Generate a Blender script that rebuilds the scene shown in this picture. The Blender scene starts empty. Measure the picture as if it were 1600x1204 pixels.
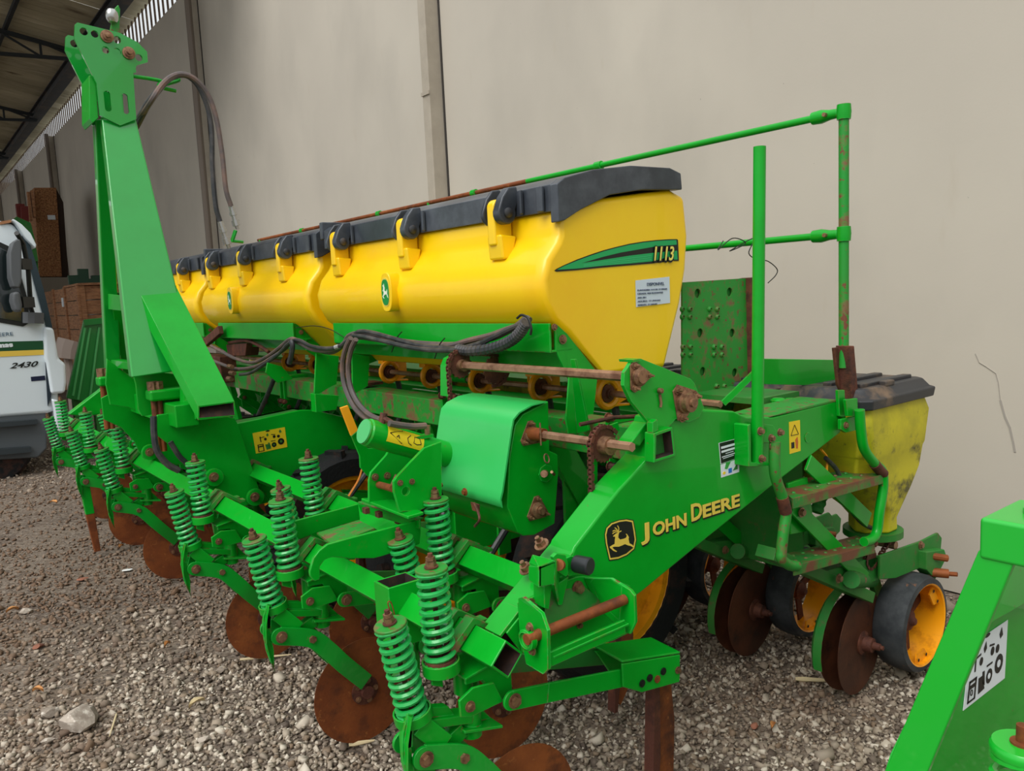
import bpy, bmesh, math, random
import numpy as np
from mathutils import Vector, Matrix
random.seed(7)
sc = bpy.context.scene
COL = sc.collection
PI = math.pi
# ---------------------------------------------------------------- camera
FPX, EYE = 1250.0, 1.55
_dy = np.array([-980., -99., FPX]); _dy /= np.linalg.norm(_dy)
_r = .048
_v = -(FPX*_dy[2])/(_r*_dy[0]+_dy[1])
_dz = np.array([_r*_v, _v, FPX]); _dz /= -np.linalg.norm(_dz)
_dx = np.cross(_dy, _dz)
if _dx[0] < 0: _dx = -_dx
R = np.array([_dx, _dy, _dz])          # camera (right, down, forward) -> world
cam = bpy.data.cameras.new('camera'); cam.lens = FPX/1600*36; cam.sensor_width = 36
cam.clip_start = .05; cam.clip_end = 300
co = bpy.data.objects.new('camera', cam); COL.objects.link(co)
right, up, back = Vector(R[:, 0]), -Vector(R[:, 1]), -Vector(R[:, 2])
co.matrix_world = Matrix(((right.x, up.x, back.x, 0), (right.y, up.y, back.y, 0), (right.z, up.z, back.z, EYE), (0, 0, 0, 1)))
sc.camera = co
# ---------------------------------------------------------------- light
w = bpy.data.worlds.new('overcast_sky'); sc.world = w; w.use_nodes = True
bg = w.node_tree.nodes['Background']
_n = w.node_tree.nodes; _l = w.node_tree.links        # overcast sky: brightest overhead, dim towards the horizon
_tc = _n.new('ShaderNodeTexCoord'); _sx = _n.new('ShaderNodeSeparateXYZ'); _l.new(_tc.outputs['Generated'], _sx.inputs[0])
_mr = _n.new('ShaderNodeMapRange'); _mr.inputs[1].default_value = 0; _mr.inputs[2].default_value = 1; _mr.inputs[3].default_value = .66; _mr.inputs[4].default_value = 1.25
_l.new(_sx.outputs[2], _mr.inputs[0]); _l.new(_mr.outputs[0], bg.inputs[1])
bg.inputs[0].default_value = (.94, .98, 1, 1)
sun = bpy.data.lights.new('hazy_sun', 'SUN'); sun.energy = 2.3; sun.angle = math.radians(40); sun.color = (1, .98, .94)
so = bpy.data.objects.new('hazy_sun', sun); COL.objects.link(so)
so.rotation_euler = Vector((-.8, -.25, 1)).to_track_quat('Z', 'Y').to_euler()
sc.view_settings.view_transform = 'Standard'; sc.view_settings.look = 'None'
sc.view_settings.gamma = 1; sc.view_settings.use_curve_mapping = False
sc.view_settings.exposure = 0.0

def at(px, py, X=None, Y=None, Z=None):
    """the point on the plane X=, Y= or Z= that was measured at a pixel of the photograph"""
    d = R @ np.array([px-800, py-602, FPX])
    t = X/d[0] if X is not None else Y/d[1] if Y is not None else (Z-EYE)/d[2]
    return Vector((t*d[0], t*d[1], EYE+t*d[2]))

# ---------------------------------------------------------------- materials
def lin(h):
    h = h.lstrip('#'); c = [int(h[i:i+2], 16)/255 for i in (0, 2, 4)]
    return tuple((x/12.92 if x <= .04045 else ((x+.055)/1.055)**2.4) for x in c)+(1,)
def mat(name, col, rough=.5, metal=0., spots=None, bump=0., bscale=60., coat=0., emit=0, alpha=None, streak=None, edge=None):
    """spots = list of (colour, scale, threshold low, threshold high)"""
    m = bpy.data.materials.new(name); m.use_nodes = True
    nt = m.node_tree; N = nt.nodes; L = nt.links; b = N['Principled BSDF']
    b.inputs['Roughness'].default_value = rough; b.inputs['Metallic'].default_value = metal
    b.inputs['Coat Weight'].default_value = coat
    b.inputs['Base Color'].default_value = lin(col)
    if emit: b.inputs['Emission Color'].default_value = lin(col); b.inputs['Emission Strength'].default_value = emit
    g = N.new('ShaderNodeNewGeometry'); src = None
    for i, (c2, s, lo, hi) in enumerate(spots or []):
        n = N.new('ShaderNodeTexNoise'); n.inputs['Scale'].default_value = s; n.inputs['Detail'].default_value = 6
        n.inputs['Roughness'].default_value = .65
        vec = g.outputs['Position']
        if streak:
            mp = N.new('ShaderNodeMapping'); mp.inputs['Scale'].default_value = streak; L.new(vec, mp.inputs[0]); vec = mp.outputs[0]
        ad = N.new('ShaderNodeVectorMath'); ad.inputs[1].default_value = (i*7.3, i*3.1, i*5.7); L.new(vec, ad.inputs[0]); L.new(ad.outputs[0], n.inputs['Vector'])
        r = N.new('ShaderNodeValToRGB'); r.color_ramp.elements[0].position = lo; r.color_ramp.elements[1].position = hi
        L.new(n.outputs['Fac'], r.inputs[0])
        mx = N.new('ShaderNodeMix'); mx.data_type = 'RGBA'
        L.new(r.outputs[0], mx.inputs[0])
        if src is None: mx.inputs[6].default_value = lin(col)
        else: L.new(src, mx.inputs[6])
        mx.inputs[7].default_value = lin(c2); src = mx.outputs[2]
    if edge:       # chipped, worn edges: rust and bare primer only where two faces meet
        bv = N.new('ShaderNodeBevel'); bv.samples = 4; bv.inputs['Radius'].default_value = .0035
        dp = N.new('ShaderNodeVectorMath'); dp.operation = 'DOT_PRODUCT'; L.new(bv.outputs[0], dp.inputs[0]); L.new(g.outputs['Normal'], dp.inputs[1])
        er = N.new('ShaderNodeMapRange'); er.inputs[1].default_value = .985; er.inputs[2].default_value = .90; L.new(dp.outputs['Value'], er.inputs[0])
        n = N.new('ShaderNodeTexNoise'); n.inputs['Scale'].default_value = 38; n.inputs['Detail'].default_value = 5; L.new(g.outputs['Position'], n.inputs['Vector'])
        for c2, lo, hi in edge:
            nr = N.new('ShaderNodeMapRange'); nr.inputs[1].default_value = lo; nr.inputs[2].default_value = hi; L.new(n.outputs['Fac'], nr.inputs[0])
            mu = N.new('ShaderNodeMath'); mu.operation = 'MULTIPLY'; L.new(er.outputs[0], mu.inputs[0]); L.new(nr.outputs[0], mu.inputs[1])
            mx = N.new('ShaderNodeMix'); mx.data_type = 'RGBA'; L.new(mu.outputs[0], mx.inputs[0]); L.new(src, mx.inputs[6]); mx.inputs[7].default_value = lin(c2); src = mx.outputs[2]
    if src is not None: L.new(src, b.inputs['Base Color'])
    if bump:
        n = N.new('ShaderNodeTexNoise'); n.inputs['Scale'].default_value = bscale; n.inputs['Detail'].default_value = 5
        L.new(g.outputs['Position'], n.inputs['Vector'])
        bp = N.new('ShaderNodeBump'); bp.inputs['Strength'].default_value = bump; bp.inputs['Distance'].default_value = .01
        L.new(n.outputs['Fac'], bp.inputs['Height']); L.new(bp.outputs[0], b.inputs['Normal'])
    if alpha is not None:
        b.inputs['Transmission Weight'].default_value = alpha; b.inputs['IOR'].default_value = 1.3
    return m
GREEN = mat('green_paint', '#00991e', .36, spots=[('#02aa28', 3, .4, .7), ('#3f8a2a', 9, .66, .84), ('#6b4026', 42, .68, .74)], coat=.25, edge=[('#3fc25a', .2, .5), ('#7a5236', .50, .60)])
GREEN.node_tree.nodes['Principled BSDF'].inputs['Specular IOR Level'].default_value = .28
GMAST = mat('glossy_mast_green', '#04982c', .3, spots=[('#06a336', 2, .4, .7)], coat=1.)
GCLEAN = mat('clean_green_paint', '#049a2a', .28, spots=[('#0fa22e', 2, .4, .7)], coat=.35)
GDIRT = mat('worn_green_paint', '#2a8a2c', .55, spots=[('#12912c', 5, .4, .6), ('#7a5a3c', 11, .52, .62), ('#74402c', 40, .57, .64)], edge=[('#6e4430', .40, .52)])
GRUST = mat('rusted_tread_plate', '#2d8a30', .6, spots=[('#1f7a2c', 6, .4, .6), ('#77462f', 9, .42, .56), ('#8a5a44', 40, .6, .7)], edge=[('#6e4030', .3, .4)])
DISCB = mat('dark_brown_disc', '#4e2c1e', .5, .35, spots=[('#6a3c26', 5, .45, .65), ('#33201a', 9, .55, .7)], bump=.05, bscale=120)
GDUST = mat('dusty_green_paint', '#167f26', .6, spots=[('#3b7d33', 6, .42, .62), ('#6a5a3a', 16, .6, .72), ('#6b4030', 70, .66, .74)], edge=[('#6e4a34', .45, .6)])
GSPRING = mat('spring_green_paint', '#1ea84a', .3, spots=[('#2eb058', 12, .4, .6), ('#7a6a3c', 70, .66, .76)], coat=.2)
YEL = mat('yellow_plastic', '#fdd003', .36, spots=[('#f9bf00', 1.3, .45, .75), ('#cfa81c', 5, .7, .9), ('#4c4a30', 3.2, .76, .9)], coat=.2)
YEL2 = mat('stained_yellow_plastic', '#cfc31c', .55, spots=[('#a8a01c', 3, .4, .6), ('#5a5628', 7, .55, .68), ('#35351e', 26, .64, .74)])
YOR = mat('orange_yellow_plastic', '#ffa90c', .4, spots=[('#d07c08', 12, .5, .7)])
BLK = mat('black_plastic', '#3a3f47', .30, spots=[('#545a62', 6, .45, .7), ('#2a2d33', 3, .5, .7)])
BLKD = mat('dusty_black_plastic', '#303134', .5, spots=[('#75604c', 5, .5, .68)])
RUB = mat('black_rubber', '#2b2f33', .75, spots=[('#4b4e50', 10, .4, .7), ('#8a5a3c', 14, .64, .72)])
TYRE = mat('tyre_rubber', '#101214', .8, spots=[('#4a2c20', 6, .5, .65)], bump=.3)
RUST = mat('rusty_steel', '#7c3f1c', .62, .25, spots=[('#9b5526', 6, .4, .65), ('#4e2a1c', 9, .5, .7), ('#b5733c', 30, .62, .75)], bump=.12, bscale=120)
RUSTD = mat('dark_rusty_steel', '#5b3226', .7, .2, spots=[('#7a4630', 14, .45, .65), ('#3b241e', 20, .5, .7)], bump=.2, bscale=160)
BOLT = mat('bronze_zinc_bolt', '#9a7558', .42, .55, spots=[('#6d4c3a', 60, .45, .65)])
SHAFT = mat('brown_shaft', '#a98268', .42, .45, spots=[('#7a5442', 18, .45, .65)])
STEEL = mat('bright_steel', '#b9b9b5', .25, .9)
HOSE = mat('grey_brown_hose', '#5a5150', .5, spots=[('#7b6157', 8, .45, .65)])
HOSEB = mat('black_hose', '#2e3034', .4, spots=[('#55504e', 10, .45, .65)])
WHITE = mat('white_paint', '#e6edf0', .35, coat=.3)
PAPER = mat('sticker_white', '#dfe6ea', .6)
SYEL = mat('sticker_yellow', '#f2cf1e', .5)
SBLK = mat('sticker_black', '#11130f', .5)
SORG = mat('reflector_orange', '#f9a51c', .35)
GLASS = mat('dark_cab_glass', '#1c2526', .08, .0, coat=.6)
WOOD = mat('crate_wood', '#b27c54', .8, spots=[('#7c5238', 6, .4, .65), ('#b98a62', 14, .5, .7)], streak=(1, 1, 6))
OSB = mat('strand_board', '#a8744a', .85, spots=[('#6e4526', 30, .42, .6), ('#b88a58', 45, .55, .68)])
DSTEEL = mat('dark_roof_steel', '#24282a', .7)
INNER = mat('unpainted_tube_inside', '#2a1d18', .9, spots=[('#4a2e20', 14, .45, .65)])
GREYP = mat('grey_plastic', '#55585b', .6)

# wall: aged plaster, mottled and speckled at random
def wall_mat():
    m = bpy.data.materials.new('aged_plaster'); m.use_nodes = True
    nt = m.node_tree; N = nt.nodes; L = nt.links; b = N['Principled BSDF']; b.inputs['Roughness'].default_value = .85
    g = N.new('ShaderNodeNewGeometry')
    def noise(s, scl, lo, hi, det=6):
        mp = N.new('ShaderNodeMapping'); mp.inputs['Scale'].default_value = scl; L.new(g.outputs['Position'], mp.inputs[0])
        n = N.new('ShaderNodeTexNoise'); n.inputs['Scale'].default_value = s; n.inputs['Detail'].default_value = det; L.new(mp.outputs[0], n.inputs['Vector'])
        r = N.new('ShaderNodeMapRange'); r.inputs[1].default_value = lo; r.inputs[2].default_value = hi; L.new(n.outputs['Fac'], r.inputs[0]); return r.outputs[0]
    def mix(a, c, f):
        x = N.new('ShaderNodeMix'); x.data_type = 'RGBA'; L.new(f, x.inputs[0])
        if isinstance(a, str): x.inputs[6].default_value = lin(a)
        else: L.new(a, x.inputs[6])
        x.inputs[7].default_value = lin(c); return x.outputs[2]
    c = mix('#bdb5a8', '#c6beb0', noise(.6, (1, 1, 1), .35, .65))
    c = mix(c, '#b0a99d', noise(1.1, (1, 1, .6), .5, .85))
    c = mix(c, '#b6ab99', noise(8, (1, 1, .3), .66, 1.))
    c = mix(c, '#6e6a66', noise(30, (1, 1, 1), .78, .82, 3))
    L.new(c, b.inputs['Base Color'])
    n = N.new('ShaderNodeTexNoise'); n.inputs['Scale'].default_value = 90; L.new(g.outputs['Position'], n.inputs['Vector'])
    bp = N.new('ShaderNodeBump'); bp.inputs['Strength'].default_value = .03; bp.inputs['Distance'].default_value = .01
    L.new(n.outputs['Fac'], bp.inputs['Height']); L.new(bp.outputs[0], b.inputs['Normal'])
    return m
WALL = wall_mat()
def pebble_mat():
    m = bpy.data.materials.new('gravel_stones'); m.use_nodes = True
    nt = m.node_tree; N = nt.nodes; L = nt.links; b = N['Principled BSDF']; b.inputs['Roughness'].default_value = .8
    g = N.new('ShaderNodeNewGeometry'); r = N.new('ShaderNodeValToRGB'); e = r.color_ramp.elements
    e[0].position = 0; e[0].color = lin('#574a40'); e[1].position = 1; e[1].color = lin('#d8cdbc')
    for p, c in ((.25, '#8f8172'), (.5, '#ab9d8b'), (.7, '#7f6a55'), (.8, '#c4b7a5')):
        q = e.new(p); q.color = lin(c)
    L.new(g.outputs['Random Per Island'], r.inputs[0])
    n = N.new('ShaderNodeTexNoise'); n.inputs['Scale'].default_value = .9; n.inputs['Detail'].default_value = 4; L.new(g.outputs['Position'], n.inputs['Vector'])
    rr = N.new('ShaderNodeMapRange'); rr.inputs[1].default_value = .5; rr.inputs[2].default_value = .8; rr.inputs[4].default_value = .8
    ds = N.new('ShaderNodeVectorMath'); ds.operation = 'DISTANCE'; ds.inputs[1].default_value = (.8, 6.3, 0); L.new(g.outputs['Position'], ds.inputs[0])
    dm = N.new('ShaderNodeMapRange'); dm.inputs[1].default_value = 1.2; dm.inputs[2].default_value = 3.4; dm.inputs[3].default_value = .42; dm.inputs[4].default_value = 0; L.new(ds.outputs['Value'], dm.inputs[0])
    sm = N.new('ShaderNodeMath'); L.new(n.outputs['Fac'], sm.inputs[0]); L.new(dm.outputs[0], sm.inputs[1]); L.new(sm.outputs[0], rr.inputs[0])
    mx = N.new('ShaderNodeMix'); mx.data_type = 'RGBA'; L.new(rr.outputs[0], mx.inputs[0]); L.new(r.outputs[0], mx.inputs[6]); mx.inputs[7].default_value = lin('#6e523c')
    L.new(mx.outputs[2], b.inputs['Base Color']); return m
PEB = pebble_mat()
SOIL = mat('gravel_soil', '#7a6a5a', .95, spots=[('#54453a', 1.2, .4, .65), ('#8a7d70', 40, .45, .6), ('#3f352e', 70, .5, .62)], bump=.8, bscale=50)

# ---------------------------------------------------------------- geometry helpers
WORLD = {}       # world position of each object's origin
def V(*a): return Vector(a)
def basis(d, hint=None):
    d = d.normalized()
    h = Vector(hint) if hint is not None else (Vector((0, 0, 1)) if abs(d.z) < .9 else Vector((0, 1, 0)))
    u = (h - d*h.dot(d)).normalized(); return u, d.cross(u)
def new_obj(name, data, pos, parent=None):
    o = bpy.data.objects.new(name, data); COL.objects.link(o)
    pw = WORLD[parent.name] if parent else Vector((0, 0, 0))
    o.location = pos-pw
    if parent: o.parent = parent
    WORLD[o.name] = Vector(pos); return o
class MB:
    def __init__(s): s.v = []; s.f = []; s.inner = []
    def add(s, vs, fs):
        n = len(s.v); s.v += [tuple(x) for x in vs]; s.f += [tuple(i+n for i in f) for f in fs]; return s
    def box(s, c, size, rot=None):
        hx, hy, hz = [q/2 for q in size]; c = Vector(c)
        vs = [Vector((x, y, z)) for x in (-hx, hx) for y in (-hy, hy) for z in (-hz, hz)]
        if rot is not None: vs = [rot @ q for q in vs]
        return s.add([q+c for q in vs], [(0, 1, 3, 2), (4, 6, 7, 5), (0, 4, 5, 1), (2, 3, 7, 6), (0, 2, 6, 4), (1, 5, 7, 3)])
    def bar(s, p0, p1, w, h, hint=None):
        """solid rectangular bar p0->p1; h along the hint direction, w across"""
        p0, p1 = Vector(p0), Vector(p1); u, v = basis(p1-p0, hint)
        vs = [p+u*(a*h/2)+v*(b*w/2) for p in (p0, p1) for a, b in ((-1, -1), (-1, 1), (1, 1), (1, -1))]
        return s.add(vs, [(0, 1, 2, 3), (7, 6, 5, 4)]+[(i, i+4, (i+1) % 4+4, (i+1) % 4) for i in range(4)])
    def hollow(s, p0, p1, w, h, t, hint=None):
        p0, p1 = Vector(p0), Vector(p1); u, v = basis(p1-p0, hint); vs = []
        for p in (p0, p1):
            for k in (0, t):
                vs += [p+u*(a*(h/2-k))+v*(b*(w/2-k)) for a, b in ((-1, -1), (-1, 1), (1, 1), (1, -1))]
        fs = []
        for i in range(4):
            j = (i+1) % 4
            s.inner.append(len(s.f)+4*i+1); fs += [(i, i+8, j+8, j), (i+4, j+4, j+12, i+12), (i, j, j+4, i+4), (i+8, i+12, j+12, j+8)]
        return s.add(vs, fs)
    def prism(s, pts, vec):
        pts = [Vector(p) for p in pts]; vec = Vector(vec); n = len(pts)
        return s.add(pts+[p+vec for p in pts], [tuple(range(n)), tuple(range(2*n-1, n-1, -1))]+[(i, i+n, (i+1) % n+n, (i+1) % n) for i in range(n)])
    def tube(s, pts, r, n=8, closed=False, cap=True):
        pts = [Vector(p) for p in pts]; m = len(pts); rs = r if isinstance(r, (list, tuple)) else [r]*m
        vs = []; u = None
        for i, p in enumerate(pts):
            a = pts[(i-1) % m] if (closed or i > 0) else pts[0]; b = pts[(i+1) % m] if (closed or i < m-1) else pts[-1]
            d = (b-a); d = d.normalized() if d.length > 1e-9 else Vector((0, 0, 1))
            if u is None: u, v = basis(d)
            else:
                u = (u-d*u.dot(d)); u = u.normalized() if u.length > 1e-6 else basis(d)[0]; v = d.cross(u)
            vs += [p+(u*math.cos(2*PI*k/n)+v*math.sin(2*PI*k/n))*rs[i] for k in range(n)]
        fs = []
        for i in range(m if closed else m-1):
            j = (i+1) % m
            fs += [(i*n+k, i*n+(k+1) % n, j*n+(k+1) % n, j*n+k) for k in range(n)]
        if not closed and cap: fs += [tuple(range(n-1, -1, -1)), tuple(range((m-1)*n, m*n))]
        return s.add(vs, fs)
    def cyl(s, p0, p1, r, n=16, r1=None): return s.tube([p0, p1], [r, r if r1 is None else r1], n)
    def lathe(s, o, axis, prof, n=24, close=False):
        """prof = [(radius, height along axis)]"""
        o, axis = Vector(o), Vector(axis).normalized(); u, v = basis(axis); m = len(prof); vs = []
        for r, h in prof: vs += [o+axis*h+(u*math.cos(2*PI*k/n)+v*math.sin(2*PI*k/n))*r for k in range(n)]
        fs = [(i*n+k, i*n+(k+1) % n, (i+1) % m*n+(k+1) % n, (i+1) % m*n+k) for i in range(m if close else m-1) for k in range(n)]
        if not close:
            if prof[0][0] > 1e-6: fs.append(tuple(range(n-1, -1, -1)))
            if prof[-1][0] > 1e-6: fs.append(tuple(range((m-1)*n, m*n)))
        return s.add(vs, fs)
    def helix(s, p0, p1, rad, wire, turns, n=6, seg=16):
        p0, p1 = Vector(p0), Vector(p1); d = (p1-p0); L = d.length; d = d.normalized(); u, v = basis(d); pts = []
        N = int(turns*seg)
        for i in range(N+1):
            t = i/N; a = 2*PI*turns*t
            e = min(1, max(0, (t*turns-.6)/(turns-1.2)))           # flat end coils
            pts.append(p0+d*(L*e)+(u*math.cos(a)+v*math.sin(a))*rad)
        return s.tube(pts, wire, n)
    def hexbolt(s, p, axis, r=.013, h=.011, stud=0.):
        p, a = Vector(p), Vector(axis).normalized()
        s.cyl(p, p+a*.003, r*1.5, 14); s.cyl(p+a*.003, p+a*(.003+h), r, 6)
        if stud: s.cyl(p+a*(.003+h), p+a*(.003+h+stud), r*.5, 8)
        return s
    def build(s, name, m, parent=None, label=None, bevel=0., smooth=35, origin=None, seg=2):
        pv = np.array(s.v); c = Vector(origin) if origin is not None else Vector(((pv.min(0)+pv.max(0))/2).tolist())
        me = bpy.data.meshes.new(name); me.from_pydata([(x-c.x, y-c.y, z-c.z) for x, y, z in s.v], [], s.f)
        bm = bmesh.new(); bm.from_mesh(me); bmesh.ops.recalc_face_normals(bm, faces=bm.faces); bm.to_mesh(me); bm.free()
        me.materials.append(m)
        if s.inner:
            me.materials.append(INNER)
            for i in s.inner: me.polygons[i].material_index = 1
        if smooth:
            me.polygons.foreach_set('use_smooth', [True]*len(me.polygons)); me.set_sharp_from_angle(angle=math.radians(smooth))
        o = new_obj(name, me, c, parent)
        if bevel:
            b = o.modifiers.new('edge', 'BEVEL'); b.width = bevel; b.segments = seg; b.limit_method = 'ANGLE'; b.angle_limit = math.radians(40); b.harden_normals = True
        if label: o['label'] = label
        return o
def thing(o, label, cat, group=None):
    o['label'] = label; o['category'] = cat
    if group: o['group'] = group
    return o
def empty(name, pos, label=None, cat=None, group=None):
    o = new_obj(name, None, Vector(pos)); o.empty_display_size = .1
    if label: thing(o, label, cat, group)
    return o
def structure(o): o['kind'] = 'structure'; return o
def dup(o, off, parent=None):
    c = o.copy(); COL.objects.link(c); c.location = o.location+Vector(off)
    c.parent = parent if parent else o.parent
    WORLD[c.name] = WORLD[o.name]+Vector(off)
    for ch in list(o.children):
        k = ch.copy(); COL.objects.link(k); k.parent = c; WORLD[k.name] = WORLD[ch.name]+Vector(off)
        for g in list(ch.children):
            q = g.copy(); COL.objects.link(q); q.parent = k; WORLD[q.name] = WORLD[g.name]+Vector(off)
    return c
def plate(mb, px, Y, th, **k):
    """flat plate standing in the plane Y: outline measured in the photograph, thickness th away from us"""
    return mb.prism([at(x, y, Y=Y) for x, y in px], (0, th, 0))
def xz(pts, Y, th, mb=None): return (mb or MB()).prism([(x, Y, z) for x, z in pts], (0, th, 0))
def smooth_path(pts, n=8):
    pts = [Vector(p) for p in pts]; out = []
    P = [pts[0]*2-pts[1]]+pts+[pts[-1]*2-pts[-2]]
    for i in range(1, len(P)-2):
        for k in range(n):
            t = k/n; a, b, c, d = P[i-1], P[i], P[i+1], P[i+2]
            out.append(.5*((2*b)+(c-a)*t+(2*a-5*b+4*c-d)*t*t+(3*b-a-3*c+d)*t**3))
    return out+[pts[-1]]
def text(s, size, pos, xd, ud, m, parent, name='lettering', ext=.0006, shear=0., offset=0., sx=1., align='LEFT'):
    cu = bpy.data.curves.new(name, 'FONT'); cu.body = s; cu.size = size; cu.extrude = ext; cu.shear = shear; cu.offset = offset; cu.align_x = align
    cu.resolution_u = 3
    t = bpy.data.objects.new('tmp', cu); COL.objects.link(t)
    me = bpy.data.meshes.new_from_object(t.evaluated_get(bpy.context.evaluated_depsgraph_get()))
    bpy.data.objects.remove(t); bpy.data.curves.remove(cu)
    xd, ud = Vector(xd).normalized()*sx, Vector(ud).normalized(); zd = xd.normalized().cross(ud)
    M = Matrix(((xd.x, ud.x, zd.x, 0), (xd.y, ud.y, zd.y, 0), (xd.z, ud.z, zd.z, 0), (0, 0, 0, 1)))
    me.transform(M); me.materials.clear(); me.materials.append(m); me.name = name
    return new_obj(name, me, Vector(pos), parent)
# ================================================================ SETTING
WX = 3.95
m = MB(); m.box((WX+.1, 20, 3.05), (.2, 60, 6.1)); structure(m.build('wall_right', WALL, bevel=0))
m = MB(); m.box((-6, 50.1, 4), (30, .2, 9)); structure(m.build('wall_far', WALL))
# ground slab
m = MB(); m.box((-10, 15, -.06), (28, 70, .1)); structure(m.build('floor', SOIL, label='gravel yard floor'))
ck = MB()
cp_ = [at(x_, y_, X=WX-.0015) for x_, y_ in ((1524, 552), (1530, 566), (1540, 572), (1556, 583), (1560, 598), (1563, 625), (1570, 650), (1578, 668), (1583, 690), (1586, 706))]
for i_, (p_, q_) in enumerate(zip(cp_[:-1], cp_[1:])): ck.bar(p_, q_, .003, .002 if i_ < 5 else .008, hint=(0, 1, 0))
ck.build('wall_scuff', mat('plaster_scuff', '#a19a91', .9), bpy.data.objects['wall_right'])
# posts on the wall with down pipes
PIL = mat('painted_pilaster', '#b5ab9b', .75, spots=[('#a79d8e', 3, .4, .65)])
JOI = mat('dark_joint', '#3a3632', .9)
for i, y in enumerate((5.86, 11.9, 17.9, 23.9, 29.9, 35.9)):
    m = MB(); m.box((WX-.07, y+.06, 3.05), (.14, .11, 6.1))
    p = m.build('trim_%d' % (i+1), PIL, bevel=.006); structure(p)
    MB().box((WX-.004, y-.004, 3.05), (.01, .022, 6.1)).build('joint', JOI, p)
    m = MB(); m.box((WX-.145, y+.06, 3.25), (.012, .12, .03)); m.build('strap', PIL, p)
    if i == 0:
        m = MB(); m.box((WX-.012, y+.29, 3.05), (.02, .28, 6.1)); m.build('render_band', WALL, p)
    if i: 
        m = MB(); m.cyl((WX-.2, y-.2, 0), (WX-.2, y-.2, 6.1), .045, 10); m.build('drain_pipe', mat('pipe_brown_%d' % i, '#6e6257', .6), p)
# roof bay by bay: rises away from the wall
SH = mat('aged_roof_sheet', '#c2b899', .85, spots=[('#a0957a', .5, .4, .6), ('#d6ccb0', 1.1, .5, .7), ('#6b5d48', 2.5, .6, .74)], streak=(.35, 1.6, 1))
def roofz(x): return 6.62+(WX-x)*.17
ceil_obj = MB().box((-4.2, 50.2, 9.0), (16, .1, .4)).build('ceiling', DSTEEL); structure(ceil_obj)
def corrug(x0, x1, y0, y1, name, m_, par, dz=0):
    mb = MB(); n = 10; vs = []; k = 0
    for i in range(n+1):
        y = y0+(y1-y0)*i/n; h = .03 if i % 2 else 0.
        for x in (x0, x1): vs.append((x, y, roofz(x)+h+dz+random.uniform(0, .01)))
        for x in (x0, x1): vs.append((x, y, roofz(x)+h+dz+.012))
    fs = []
    for i in range(n):
        a = i*4; fs += [(a, a+1, a+5, a+4), (a+2, a+6, a+7, a+3)]
    fs += [(0, 2, 3, 1), (n*4, n*4+1, n*4+3, n*4+2)]
    mb.add(vs, fs); return mb.build(name, m_, par, smooth=0)
y = 9.6
while y < 46:
    x = WX+.12
    while x > -11:
        corrug(x-3.1, x, y, y+1.22, 'roof_sheet', SH, ceil_obj, dz=.02*(random.random())); x -= 3.0
    y += 1.2
BEAM = mat('dark_eave_steel', '#34373a', .6, spots=[('#5a4a40', 3, .5, .7)])
m = MB(); m.box((WX-.35, 28, 6.60), (.1, 37, .2)); m.box((WX-.35, 28, 6.7), (.22, 37, .02)); m.box((WX-.35, 28, 6.5), (.22, 37, .02))
m.build('eave_beam', BEAM, ceil_obj)
# open strip between wall top and roof: brown slats with the sky between them
SLAT = mat('brown_eave_slat', '#5a4636', .8, spots=[('#7c6a55', 6, .45, .65)])
m = MB()
y = 9.6
while y < 40:
    m.bar((WX+.05, y, 6.08), (WX+.05, y+.02, 6.6), .02, .05); y += .24
m.build('eave_slats', SLAT, ceil_obj)['kind'] = 'stuff'
TL = mat('daylight_sheet', '#dfeeee', .5); 
TL.node_tree.nodes['Principled BSDF'].inputs['Transmission Weight'].default_value = .9

for i, y in enumerate((11.9, 17.9, 23.9, 29.9, 35.9)):
    m = MB()
    x0, x1 = WX-.35, -10.
    top = lambda x: roofz(x)-.10
    def bot(x): return roofz(x)-.10-min(.75, .12+(WX-.35-x)*.22)
    m.bar((x0, y, top(x0)), (x1, y, top(x1)), .08, .07); xs = [x0-.7*k for k in range(20)]
    for a, b in zip(xs[:-1], xs[1:]):
        m.bar((a, y, bot(a)), (b, y, bot(b)), .07, .06)
        m.bar((a, y, bot(a)), (a, y, top(a)), .04, .04, hint=(1, 0, 0))
        m.bar((a, y, bot(a)), (b, y, top(b)), .035, .035)
    m.build('roof_truss', DSTEEL, ceil_obj)
for k in range(7):
    x = WX-1.6-1.9*k
    m = MB(); m.box((x, 28, roofz(x)-.03), (.06, 37, .08)); m.build('purlin', DSTEEL, ceil_obj)
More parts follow.
